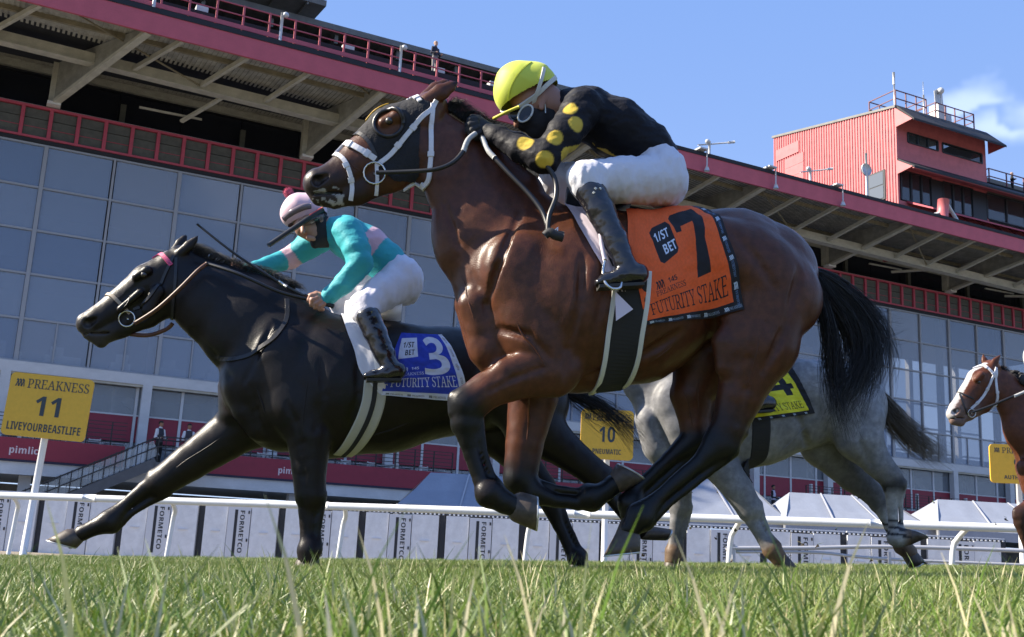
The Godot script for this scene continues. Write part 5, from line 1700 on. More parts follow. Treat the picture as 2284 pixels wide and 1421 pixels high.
	var kinds := ["white display cabinet with black stripe and upright lettering in the row behind the rail"]
	var first: Node3D = null
	for k in 13:
		var c: Node3D
		if first == null:
			first = thing("display_cabinet", kinds[0], "display cabinet", Vector3(x, 0, -30.0), 0.0, "display cabinets in a row along the track")
			c = first
			box("side_panel", Vector3(0.0, GY, 0), Vector3(0.62, 1.04, 0.30), body, c)
			box("door_panel", Vector3(0.64, GY, 0), Vector3(1.24, 1.02, 0.33), edge, c)
			box("side_panel", Vector3(1.26, GY, 0), Vector3(1.98, 1.04, 0.30), body, c)
			box("stripe", Vector3(0.82, -0.3, 0.33), Vector3(0.90, 0.94, 0.334), black, c)
			text_fit("lettering", "FORMETCO", sans, 1.12, 0.12, black, c, Vector3(1.03, 0.36, 0.336), Basis(Vector3(0, 0, 1), -PI / 2))
			box("hinge", Vector3(1.18, 0.84, 0.33), Vector3(1.22, 0.92, 0.345), black, c)
			box("hinge", Vector3(1.18, 0.1, 0.33), Vector3(1.22, 0.18, 0.345), black, c)
			for hx in [0.2, 1.5]:
				box("handle", Vector3(hx, 0.34, 0.30), Vector3(hx + 0.24, 0.37, 0.33), edge, c)
			box("frame_post", Vector3(2.0, GY, -0.1), Vector3(2.16, 1.1, 0.2), black, c)
			box("truss", Vector3(0.0, 1.05, 0.05), Vector3(2.16, 1.10, 0.22), black, c)
			box("truss_rung", Vector3(0.02, 1.115, 0.1), Vector3(2.14, 1.15, 0.2), edge, c)
			for q in 18:
				box("truss_rung", Vector3(0.06 + q * 0.118, 1.055, 0.221), Vector3(0.11 + q * 0.118, 1.095, 0.235), edge, c)
		else:
			c = copy_of(first)
			c.position = Vector3(x, 0, -30.0)
		x += 2.18
	# tent roofs
	var canvas := mat("shaded_canvas", lin(0.30, 0.33, 0.40), 0.7, 0.0, 0.12, 0.4)  # white canvas with the grandstand's bluish shade put into its colour
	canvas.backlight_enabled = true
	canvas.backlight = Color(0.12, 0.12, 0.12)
	var n := 0
	for q in [[-0.6, 38.0, 6.2, 2.75, "white marquee with a sloping roof beside the balcony end"], [6.6, 38.0, 5.6, 3.0, "white marquee behind the legs of the grey horse"], [11.6, 38.0, 5.2, 2.66, "white marquee with two roof seams behind the rail"], [17.0, 38.0, 6.0, 2.66, "white marquee with a sunlit gable behind the chestnut horse"]]:
		var t := thing("marquee", q[4], "marquee", Vector3(q[0], 0, -q[1]), 0.12, "marquees along the apron")
		var w: float = q[2]
		var h: float = q[3]
		var ev := 1.55
		var st2 := begin(false)
		var p0 := Vector3(-w * 0.5, ev, 2.0)
		var p1 := Vector3(w * 0.5, ev, 2.0)
		var p2 := Vector3(w * 0.5, ev, -2.0)
		var p3 := Vector3(-w * 0.5, ev, -2.0)
		var r0 := Vector3(-w * 0.32, h, 0)
		var r1 := Vector3(w * 0.34, h, 0)
		var sag := Vector3(0, -0.06, 0)
		for f in [[p0, p1, r1, r0], [p2, p3, r0, r1]]:
			for k in 6:
				var t0 := k / 6.0
				var t1 := (k + 1) / 6.0
				var e0: Vector3 = f[0].lerp(f[1], t0)
				var e1: Vector3 = f[0].lerp(f[1], t1)
				var g0: Vector3 = f[3].lerp(f[2], t0)
				var g1: Vector3 = f[3].lerp(f[2], t1)
				quad(st2, e0, (e0 + g0) * 0.5 + sag, (e1 + g1) * 0.5 + sag, e1)
				quad(st2, (e0 + g0) * 0.5 + sag, g0, g1, (e1 + g1) * 0.5 + sag)
		tri(st2, p3, r0, p0)
		tri(st2, p1, r1, p2)
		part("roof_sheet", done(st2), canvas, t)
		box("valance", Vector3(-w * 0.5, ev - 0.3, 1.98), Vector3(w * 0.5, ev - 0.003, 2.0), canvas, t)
		for k in [0.33, 0.66]:
			beam("seam", p0.lerp(p1, k) + Vector3(0, 0.02, 0), r0.lerp(r1, k) + Vector3(0, 0.02, 0), 0.05, 0.02, mat("seam_grey", lin(0.4, 0.41, 0.45), 0.7), t)
		for c in [p0, p1, p2, p3]:
			part("pole", tube_mesh([Vector3(c.x, GY, c.z * 0.97), Vector3(c.x, ev, c.z * 0.97)], 0.05), white, t)
		n += 1
	# white balcony chairs and tables
	var chairs := 0
	for sp in [[-8.6, 0.4], [-7.2, 0.0], [-5.6, 0.5], [-4.3, 0.2], [-3.3, -0.3], [2.4, 0.3], [3.6, 0.0], [5.0, 0.6], [7.4, 0.1], [8.6, 0.3], [9.8, -0.2], [11.2, 0.2], [17.0, 0.1], [20.0, 0.3], [24.0, 0.0], [36.0, 0.1], [40.0, 0.3], [44.0, 0.0], [53.0, 0.2]]:
		var c := thing("balcony_chair", "white metal chair on the balcony behind the black railing", "chair", on_stand(sp[0], 2.8, 2.0), stand.rotation.y + sp[1] + PI, "white chairs on the balcony")
		var wm := mat("white_steel")
		box("seat", Vector3(-0.24, 0.44, -0.24), Vector3(0.24, 0.48, 0.24), wm, c)
		for k in 3:
			box("back_slat", Vector3(-0.24, 0.6 + k * 0.2, -0.26), Vector3(0.24, 0.72 + k * 0.2, -0.23), wm, c)
		for q in [[-1, -1], [1, -1], [-1, 1], [1, 1]]:
			box("leg", Vector3(q[0] * 0.22 - 0.02, 0, q[1] * 0.22 - 0.02), Vector3(q[0] * 0.22 + 0.02, 0.44 if q[1] > 0 else 1.15, q[1] * 0.22 + 0.02), wm, c)
		var tb := thing("balcony_table", "white table on the balcony beside a white chair", "table", on_stand(sp[0] + 0.75, 2.8, 1.9), stand.rotation.y, "white tables on the balcony")
		box("table_top", Vector3(-0.4, 1.0, -0.4), Vector3(0.4, 1.05, 0.4), wm, tb)
		box("table_leg", Vector3(-0.05, 0, -0.05), Vector3(0.05, 1.0, 0.05), wm, tb)

# ---------------------------------------------------------------- people far off
func small_person(label: String, at: Vector3, turn: float, top: Color, legs: Color, skin: Color, hair_c: Color, arms: int, vest := Color(-1, 0, 0)) -> void:
	var o := thing("person", label, "person", at, turn, "onlookers at the grandstand")
	var bent: Array = [[-260, 1080, 150, -200, 1060, 330], [-250, 1180, 120, -60, 1230, 250]][arms]
	var chains := []
	for s in [-1, 1]:
		chains.append([40, s * 105, 60, 60, 45, 90, 1, s * 100, 80, 0, 55, 100, 1, s * 98, 480, 10, 62, 100, 1, s * 85, 880, 0, 88, 100, 1])
		chains.append([30, s * 180, 1400, 0, 62, 100, 0, -s * bent[0], bent[1], 20, 50, 100, 0, -s * bent[3], bent[4], bent[2] + 60, 38, 100, 0, -s * bent[3] * 0.8, bent[4] + 20, bent[2] + 120, 34, 100, 2, -s * bent[3] * 0.7, bent[4] + 20, bent[2] + 180, 22, 100, 2])
	chains.append([50, 0, 900, 0, 130, 85, 1, 0, 1050, 5, 135, 80, 0, 0, 1250, 0, 160, 75, 0, 0, 1400, -5, 130, 75, 0])
	chains.append([25, 0, 1480, 0, 55, 100, 2, 0, 1560, 10, 60, 100, 2])
	chains.append([20, 0, 1600, 30, 72, 110, 2, 0, 1665, 15, 88, 110, 2])
	chains.append([10, 0, 1605, 105, 16, 100, 2, 0, 1630, 98, 10, 100, 2])
	chains.append([10, 0, 1690, -15, 92, 110, 3, 0, 1700, 5, 90, 110, 3])
	var pal := [top, legs, skin, hair_c]
	var paint := func(p: Vector3, c: Color, _b: int, _q: Vector3) -> Color:
		if vest.r >= 0.0 and p.y > 0.95 and p.y < 1.48 and absf(p.x) < 0.15:
			return vest
		return c
	part("body", body_mesh(bones_of(chains), 0.028, pal, {"paint": paint}), painted("cloth_far", 0.85), o)

func build_bystanders() -> void:
	var f := stand.rotation.y
	var skin := Color(0.30, 0.15, 0.09)
	var pale := Color(0.55, 0.35, 0.26)
	var black := Color(0.012, 0.012, 0.014)
	var white := Color(0.62, 0.62, 0.64)
	small_person("person in white sleeves and dark vest leaning at the top of the stairs", on_stand(-1.0, 3.02, 3.4), f + 0.6, white, black, skin, black, 0, Color(0.03, 0.03, 0.04))
	small_person("person with long dark hair in a pale jacket holding a tray by the stairs", on_stand(0.15, 3.02, 3.4), f, white, black, skin, black, 0, Color(0.05, 0.04, 0.05))
	small_person("person in a blue top on the balcony beside the tilted runner board", on_stand(-4.1, 2.8, 2.2), f + 0.3, Color(0.05, 0.10, 0.32), Color(0.05, 0.1, 0.3), skin, black, 1)
	small_person("person in a black coat on the balcony behind the grey horse", on_stand(32.6, 2.8, 1.8), f + 0.5, black, black, skin, black, 0, Color(0.5, 0.48, 0.6))
	small_person("person in a black and white outfit standing at the far balcony column", on_stand(48.3, 2.8, 1.8), f, black, black, skin, black, 0, Color(0.55, 0.55, 0.6))
	small_person("person in a dark jacket and grey trousers standing at the roof railing", on_stand(9.2, 21.98, 5.4), f + 0.4, Color(0.02, 0.026, 0.045), Color(0.22, 0.20, 0.20), pale, Color(0.4, 0.3, 0.25), 0)
	small_person("person in a pale shirt far along the roof railing under the penthouse roof", on_stand(14.3, 21.98, 4.0), f, Color(0.3, 0.3, 0.28), Color(0.2, 0.18, 0.16), pale, Color(0.4, 0.4, 0.4), 1)
	small_person("person in dark clothes behind the rail on the tower wing roof", on_stand(57.3, 27.3, -0.9), f + 0.8, black, black, pale, Color(0.4, 0.3, 0.25), 1)

# ---------------------------------------------------------------- the race
func coat(rough: float) -> StandardMaterial3D:
	var key := "horse_coat_%d" % int(rough * 100)
	if mats.has(key):
		return mats[key]
	var m := painted(key, rough)
	m.albedo_texture = grain_texture(0.30)
	m.uv1_scale = Vector3.ONE * 5.0
	with_bump(m, 0.09, 5.0, 7.0, 0.32)
	m.metallic_specular = 0.38
	return m

func build_horse(d: Dictionary, called_label: String, pal: Array, cell: float, opt: Dictionary) -> Node3D:
	var o := thing("race_horse", called_label, "horse", Vector3(d.at[0] * 0.001, 0, d.at[2] * 0.001), deg_to_rad(d.at[1] * 0.1), "horses in the race")
	var head := bones_of(d.head)
	var nh := head.size() / ST
	var all := head.duplicate()
	all.append_array(bones_of(d.body))
	var lo := Vector3(1e9, 1e9, 1e9)
	var hi := -lo
	for q in range(0, head.size(), ST):
		for s in 2:
			var p := Vector3(head[q + s * 6], head[q + s * 6 + 1], head[q + s * 6 + 2])
			var r := head[q + s * 6 + 3]
			lo = lo.min(p - Vector3.ONE * r)
			hi = hi.max(p + Vector3.ONE * r)
	lo -= Vector3.ONE * 0.03
	hi += Vector3.ONE * 0.03
	var carve := reaching(bones_of(d.grooves), lo, hi)
	if d.has("nostril"):
		for s in [-1.0, 1.0]:
			var n := Vector3(d.nostril[0], d.nostril[1], d.nostril[2]) * 0.001
			carve.append_array([n.x - 0.004, n.y - 0.006, s * (n.z - 0.006), 0.027, 0.9, 0.0, n.x + 0.030, n.y + 0.014, s * (n.z + 0.000), 0.016, 0.8, 0.0, 0.006])
		# the line of the mouth
		var m0 := Vector3(d.nostril[0], d.nostril[1], 0) * 0.001 + Vector3(-0.02, -0.062, 0)
		carve.append_array([m0.x, m0.y, 0.0, 0.005, 30.0, 0.0, m0.x + 0.13, m0.y + 0.012, 0.0, 0.004, 30.0, 0.0, 0.004])
	var marks = opt.get("marks")
	var tone: float = opt.get("tone", 0.16)
	var nost := Vector3(9, 9, 9)
	if d.has("nostril"):
		nost = Vector3(d.nostril[0], d.nostril[1], d.nostril[2]) * 0.001
	var paint := func(p: Vector3, c: Color, b: int, q: Vector3) -> Color:
		var v := 1.0 + tone * (noise.get_noise_3d(p.x * 3.1, p.y * 3.1, p.z * 3.1) + 0.6 * noise.get_noise_3d(p.x * 14.0, p.y * 14.0, p.z * 14.0))
		var k := Color(c.r * v, c.g * v, c.b * v)
		if marks != null:
			k = marks.call(p, k, b, q, nh)
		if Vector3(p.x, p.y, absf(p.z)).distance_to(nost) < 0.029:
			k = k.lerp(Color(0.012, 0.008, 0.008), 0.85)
		return k
	var st := begin()
	var wr := [0.0035, Vector3(11, 8, 11)]
	var n1 := net(st, all, cell, pal, {"skip": AABB(lo, hi - lo).grow(-1.7 * cell), "paint": paint, "wrinkle": wr, "carve": bones_of(d.grooves)})
	net(st, all, opt.get("head_cell", cell * 0.6), pal, {"lo": lo, "hi": hi, "carve": carve, "paint": paint, "wrinkle": wr}, n1)
	part("body", done(st), coat(opt.get("rough", 0.46)), o)
	for vn in d.veins:
		var vp := pts_of(vn)
		var near := around(all, vp, 0.05)
		var path := []
		for q in smooth_path(vp, 4):
			var w: Vector3 = q
			for it in 3:
				w -= grad(near, w) * sdf(near, w) * 0.8
			path.append(w - grad(near, w) * 0.0022 + Vector3(0, 0.003 * sin(path.size() * 1.3), 0))
		var vs := begin()
		var rad := []
		for i in path.size():
			rad.append(0.0008 + 0.0042 * sin(PI * i / (path.size() - 1.0)))
		tube(vs, path, rad, 8, 1.0, pal[0])
		part("vein", done(vs), coat(opt.get("rough", 0.46)), o)
	# eyes
	if d.has("eye"):
		var em := mat("horse_eye", lin(0.012, 0.007, 0.005), 0.05)
		em.clearcoat_enabled = true
		for s in [1.0, -1.0]:
			part("eye", sphere(0.019), em, o, Vector3(d.eye[0] * 0.001, d.eye[1] * 0.001, s * (d.eye[2] * 0.001 - 0.011)))
	# hooves with their shoes
	var hm := mat("hoof_horn", lin(0.13, 0.095, 0.07), 0.5, 0.0, 0.45, 9.0)
	var shoe := mat("horse_shoe", lin(0.55, 0.54, 0.52), 0.35, 0.6)
	for h in d.hooves:
		var z: float = h[8] * 0.001
		var cf := Vector3(h[0] * 0.001, h[1] * 0.001, z)
		var cb := Vector3(h[2] * 0.001, h[3] * 0.001, z)
		var to := Vector3(h[4] * 0.001, h[5] * 0.001, z)
		var he := Vector3(h[6] * 0.001, h[7] * 0.001, z)
		var c0 := (cf + cb) * 0.5
		var c1 := (to + he) * 0.5
		var pin := c0 - (c1 - c0) * 0.25
		var rings := [[pin, (cf - cb) * 0.36, 0.03], [c0, (cf - cb) * 0.5, 0.046], [c0.lerp(c1, 0.12), (cf - cb).lerp(to - he, 0.12) * 0.52, 0.050], [c0.lerp(c1, 0.6), (cf - cb).lerp(to - he, 0.6) * 0.51, 0.058], [c1, (to - he) * 0.5, 0.063]]
		var s2 := begin()
		loft(s2, rings, 16)
		var hf := part("hoof", done(s2), hm, o)
		var dn := (c1 - c0).normalized()
		var s3 := begin()
		loft(s3, [[c1 + dn * 0.001, (to - he) * 0.5, 0.063], [c1 + dn * 0.009, (to - he) * 0.5, 0.063]], 16)
		part("horseshoe", done(s3), shoe, hf)
	# tack
	var bm := {"white": mat("white_leather", lin(0.72, 0.72, 0.76), 0.45, 0.0, 0.08, 20.0), "black": mat("black_leather", lin(0.014, 0.014, 0.016), 0.4), "brown": mat("brown_leather", lin(0.14, 0.05, 0.025), 0.5, 0.0, 0.3, 12.0), "tan": mat("tan_leather", lin(0.30, 0.24, 0.18), 0.6), "pinkblue": mat("pink_band", lin(0.55, 0.06, 0.16), 0.5), "whitegrip": mat("rein_rubber", lin(0.50, 0.51, 0.50), 0.7, 0.0, 0.2, 20.0)}
	for sp in d.get("straps", []):
		var pp := pts_of(sp[3])
		var sm: MeshInstance3D = part(sp[0], strap_mesh(all, pp, sp[2] * 0.001, 0.004, 0.008 if sp[1] == "white" else 0.005), bm[sp[1]], o)
		if sp[1] == "white" and sp[2] > 20:
			# keepers and buckles
			for t in [0.45, 0.72]:
				var i := int(t * (pp.size() - 1))
				var a: Vector3 = pp[i]
				var b: Vector3 = pp[i + 1]
				var g := grad(all, a.lerp(b, 0.5))
				var mid := a.lerp(b, 0.5) - g * sdf(all, a.lerp(b, 0.5))
				part("keeper", strap_mesh(all, [mid - (b - a).normalized() * 0.012, mid + (b - a).normalized() * 0.012], sp[2] * 0.001 + 0.008, 0.004, 0.012, 2), bm["white"], sm)
	for ln in d.get("lines", []):
		part(ln[0], tube_mesh(smooth_path(pts_of(ln[3]), 6), ln[2] * 0.001, 8), bm[ln[1]], o)
	if d.has("ring"):
		var c := Vector3(d.ring[0], d.ring[1], d.ring[2] + 14) * 0.001
		var rr: float = d.ring[3] * 0.001
		var ring := []
		for k in 17:
			ring.append(c + Vector3(cos(TAU * k / 16.0) * rr, sin(TAU * k / 16.0) * rr, 0.006 * sin(TAU * k / 16.0)))
		part("bit_ring", tube_mesh(ring, 0.005, 6), mat("bit_steel", lin(0.6, 0.6, 0.58), 0.2, 0.9), o)
		part("bit", tube_mesh([c + Vector3(0.0, 0, -0.01), c + Vector3(-0.02, -0.004, -0.05)], 0.008, 6), mat("bit_steel"), o)
	if d.has("hood"):
		var poly := PackedVector2Array()
		for i in range(0, d.hood.size(), 2):
			poly.append(Vector2(d.hood[i], d.hood[i + 1]) * 0.001)
		var hc := Vector2(d.hole[0], d.hole[1]) * 0.001
		var ec := Vector2(d.ear_hole[0], d.ear_hole[1]) * 0.001
		var er: float = d.hole[2] * 0.001
		var er2: float = d.ear_hole[2] * 0.001
		var keep := func(p: Vector3) -> bool:
			var q := Vector2(p.x, p.y)
			return Geometry2D.is_point_in_polygon(q, poly) and q.distance_to(hc) > er and (q - ec).rotated(0.6).length() > er2 * 0.62
		var b0 := Vector3(1e9, 1e9, -0.3)
		var b1 := Vector3(-1e9, -1e9, 0.3)
		for q in poly:
			b0 = b0.min(Vector3(q.x - 0.03, q.y - 0.03, -0.3))
			b1 = b1.max(Vector3(q.x + 0.03, q.y + 0.03, 0.3))
		var hood := bones_of(d.head.slice(0, d.head.size() - 2), 0.007)
		hood.append_array(bones_of([d.body[0]], 0.007))
		var cloth := mat("hood_cloth", lin(0.011, 0.0115, 0.015), 0.85)
		with_bump(cloth, 0.05, 5.0, 5.0, 0.6)
		part("hood", body_mesh(hood, 0.0055, [Color.WHITE, Color.WHITE, Color.WHITE, Color.WHITE], {"keep": keep, "lo": b0, "hi": b1, "wrinkle": [0.004, Vector3(26, 14, 22)]}), cloth, o)
		# padded rim of the eye opening and the gold motif
		var rim := []
		for k in 25:
			var an := TAU * k / 24.0
			var q := Vector3(hc.x + cos(an) * er, hc.y + sin(an) * er, 0.16)
			for s in 40:
				var dd := sdf(all, q) - 0.008
				if dd < 0.001:
					break
				q.z -= maxf(dd * 0.7, 0.002)
			rim.append(q)
		part("eye_rim", tube_mesh(rim, 0.010, 8), mat("rim_rubber", lin(0.012, 0.012, 0.015), 0.35), o)
	# number cloth, pad, girth
	if d.has("cloth"):
		var cm := StandardMaterial3D.new()
		cm.resource_name = "number_cloth"
		cm.albedo_texture = ImageTexture.create_from_image(opt.print)
		cm.roughness = 0.8
		cm.cull_mode = BaseMaterial3D.CULL_DISABLED
		var l := pts_of(d.cloth[0])
		var r := pts_of(d.cloth[1])
		part("number_cloth", drape_mesh(all, l, r, 0.012, 36, 36, 0.010), cm, o)
		part("number_cloth", drape_mesh(all, l, r, 0.012, 16, 16, 0.004, -1.0), mat("cloth_back_%s" % opt.print_key, opt.print.get_pixel(6, 60), 0.8), o)
	if d.has("pad"):
		var l := pts_of(d.pad[0])
		var r := pts_of(d.pad[1])
		part("saddle_pad", drape_mesh(all, l, r, 0.010, 14, 24, 0.004), mat(opt.get("pad_key", "pad_pink"), opt.get("pad_colour", lin(0.62, 0.54, 0.60)), 0.8), o)
		var sl := []
		var sr := []
		for i in l.size():
			sl.append(l[i].lerp(r[i], 0.55) + Vector3(0, 0.012, 0))
			sr.append(l[i].lerp(r[i], 0.95) + Vector3(0, 0.012, 0))
		part("saddle_flap", drape_mesh(all, sl.slice(0, 4), sr.slice(0, 4), 0.02, 10, 16, 0.0), mat(opt.get("flap_key", "black_leather")), o)
		var seat0: Vector3 = l[0]
		var seat1: Vector3 = r[0] + Vector3(0.14, 0.0, 0)
		var s4 := begin()
		loft(s4, [[Vector3(seat0.x + 0.02, seat0.y + 0.03, 0), Vector3(0, 0.05, 0), 0.05], [Vector3(seat0.x + 0.08, seat0.y + 0.03, 0), Vector3(0, 0.07, 0), 0.10], [Vector3(seat1.x - 0.1, seat1.y + 0.02, 0), Vector3(0, 0.05, 0), 0.14], [Vector3(seat1.x, seat1.y + 0.05, 0), Vector3(0, 0.05, 0), 0.12]], 14)
		part("saddle_seat", done(s4), mat(opt.get("flap_key", "black_leather")), o)
	if d.has("girth"):
		var g := pts_of(d.girth)
		var gm := mat(opt.get("girth_key", "girth_black"), opt.get("girth_colour", lin(0.018, 0.018, 0.02)), 0.8)
		part("girth", strap_mesh(all, g, 0.15 if opt.get("girth_trim", true) else 0.125, 0.004, 0.003, 8), gm, o)
		if opt.has("girth_stripe"):
			part("girth_stripe", strap_mesh(all, g, 0.026, 0.003, 0.008, 8), mat("girth_black", lin(0.018, 0.018, 0.02), 0.8), o)
		if opt.get("girth_trim", true):
			for s in [-0.075, 0.075]:
				var gg := []
				for i in g.size():
					var dd: Vector3 = (g[mini(i + 1, g.size() - 1)] - g[maxi(i - 1, 0)]).normalized()
					gg.append(g[i] + grad(all, g[i]).cross(dd).normalized() * s)
				part("girth_trim", strap_mesh(all, gg, 0.022, 0.004, 0.009, 8), mat("girth_white", lin(0.60, 0.60, 0.56), 0.7), o)
	# mane and tail
	if d.has("tail"):
		var s5 := begin()
		for t in d.tail:
			hair(s5, pts_of(t[3]), t[0], t[1] * 0.001, t[2] * 0.001, 0.0020, opt.hair[0], opt.hair[1], 0.03, 0.68, opt.get("tail_tip", 0.0))
		part("tail", done(s5), painted("horse_hair", 0.5), o)
	if d.has("mane"):
		var s6 := begin()
		var mp := smooth_path(pts_of(d.mane), 8)
		for n in 1100:
			var i := rng.randi_range(0, mp.size() - 2)
			var p: Vector3 = mp[i].lerp(mp[i + 1], rng.randf())
			var lift := rng.randf_range(0.5, 1.0)
			var out := [p + Vector3(0, -0.03, rng.randf_range(-0.02, 0.02)), p + Vector3(0.03 * lift, 0.015 * lift, rng.randf_range(-0.02, 0.03)), p + Vector3(0.07 * lift, 0.02 * lift, rng.randf_range(-0.03, 0.05)), p + Vector3(0.12 * lift, -0.005 - 0.03 * rng.randf(), rng.randf_range(-0.04, 0.07))]
			hair(s6, out, 1, 0.0, 0.012, 0.0015, opt.hair[0], opt.hair[0].lerp(opt.hair[1], 0.35), 0.012, 0.7)
		part("mane", done(s6), painted("horse_hair", 0.5), o)
	return o

# rings: [centre, half axis in the sagittal plane, half width across]
func loft(st: SurfaceTool, rings: Array, n: int) -> void:
	var prev := []
	for i in rings.size():
		var ring := []
		for k in n:
			var a := TAU * k / n
			ring.append(rings[i][0] + rings[i][1] * cos(a) + Vector3(0, 0, rings[i][2] * sin(a)))
		if i > 0:
			for k in n:
				quad(st, prev[k], ring[k], ring[(k + 1) % n], prev[(k + 1) % n])
		if i == 0 or i == rings.size() - 1:
			for k in n:
				if i == 0:
					tri(st, rings[i][0], ring[k], ring[(k + 1) % n])
				else:
					tri(st, rings[i][0], ring[(k + 1) % n], ring[k])
		prev = ring

func build_jockey(j: Dictionary, at: Vector3, turn: float, label: String, c: Dictionary) -> Node3D:
	var o := thing("person", label, "person", at, turn, "jockeys in the race")
	var skin: Color = c.skin
	var pal := [skin, skin, skin, skin]
	# the body itself, one surface: head and hands fine, limbs under the clothes coarser
	var st := begin()
	var inner := []
	for k in ["jacket", "breeches", "bootN", "bootF"]:
		inner.append_array(j[k])
	var fine: float = c.get("fine", 0.006)
	var n := net(st, bones_of(inner, -0.016), 0.02, pal)
	var face := bones_of(j.head + j.ears, 0.0, 1.0)
	n = net(st, face, fine, pal, {"paint": c.get("face_paint")}, n)
	if not c.get("gloves", true):
		n = net(st, bones_of(j.handN), fine * 0.7, pal, {}, n)
		n = net(st, bones_of(j.handF), fine * 0.7, pal, {}, n)
	var sk := painted("skin", 0.5)
	part("body", done(st), sk, o)
	var cl := painted("silk", 0.6, 0.04)
	with_bump(cl, 0.04, 4.0, 5.0, 0.4)
	cl.metallic_specular = 0.3
	var br := painted("breeches_cloth", 0.7, 0.1)
	with_bump(br, 0.04, 4.0, 5.0, 0.3)
	var jk := [c.jacket, c.jacket, c.jacket, c.jacket]
	part("jacket", body_mesh(bones_of(j.jacket), c.get("cell", 0.008), jk, {"wrinkle": [0.008, Vector3(9, 17, 8)], "paint": c.get("jacket_paint")}), cl, o)
	part("breeches", body_mesh(bones_of(j.breeches), c.get("cell", 0.008) * 1.1, [c.breeches], {"wrinkle": [0.0095, Vector3(20, 7, 10)]}), br, o)
	var bt := mat("boot_leather", lin(0.010, 0.010, 0.013), 0.22)
	bt.clearcoat_enabled = true
	bt.clearcoat = 0.5
	bt.clearcoat_roughness = 0.15
	for k in ["bootN", "bootF"]:
		part("boot", body_mesh(bones_of(j[k]), c.get("cell", 0.008) * 0.8, [Color.WHITE], {"wrinkle": [0.005, Vector3(10, 16, 10)]}), bt, o)
		var q: Array = j[k][1]
		var heel := Vector3(q[1], q[2] - q[4], q[3]) * 0.001
		var toe := Vector3(q[19], q[20] - q[22], q[21]) * 0.001
		beam("sole", heel + Vector3(0.02, -0.002, 0), toe + Vector3(0.0, -0.002, 0), 0.075, 0.014, mat("boot_sole", lin(0.03, 0.03, 0.028), 0.7), o)
	if c.get("gloves", true):
		for k in ["handN", "handF"]:
			part("glove", body_mesh(bones_of(j[k]), fine * 0.75, [Color.WHITE]), mat("glove_black", lin(0.012, 0.012, 0.014), 0.7), o)
	part("mask", body_mesh(bones_of(j.mask, 0.002), fine, [Color.WHITE], {"wrinkle": [0.004, Vector3(20, 20, 20)]}), mat("mask_cloth", lin(0.014, 0.014, 0.017), 0.85), o)
	var hb := bones_of(j.helmet)
	var hp: Array = j.helmet[0]
	var cut: float = c.get("helmet_cut", -9.0)
	var nx: Vector3 = c.helmet_up
	var hc := Vector3(hp[7], hp[8], hp[9]) * 0.001
	var keep := func(p: Vector3) -> bool:
		return (p - hc).dot(nx) > cut
	var hm := painted("helmet_cover", 0.6, 0.2)
	var helmet := part("helmet", body_mesh(hb, fine, [c.helmet], {"keep": keep, "paint": c.get("helmet_paint")}), hm, o)
	return o

func cloth_print(size: Vector2i, base: Color, border: Color, ink: Color, number: String, nscale := 1.0) -> Image:
	var w := size.x
	var h := size.y
	var im := Image.create(w, h, false, Image.FORMAT_RGB8)
	im.fill(base)
	var n := FastNoiseLite.new()
	n.seed = 3
	n.frequency = 0.03
	for y in range(0, h, 2):
		for x in range(0, w, 2):
			var v := 1.0 + 0.06 * n.get_noise_2d(x, y) + 0.03 * (rng.randf() - 0.5)
			im.fill_rect(Rect2i(x, y, 2, 2), Color(base.r * v, base.g * v, base.b * v))
	return im

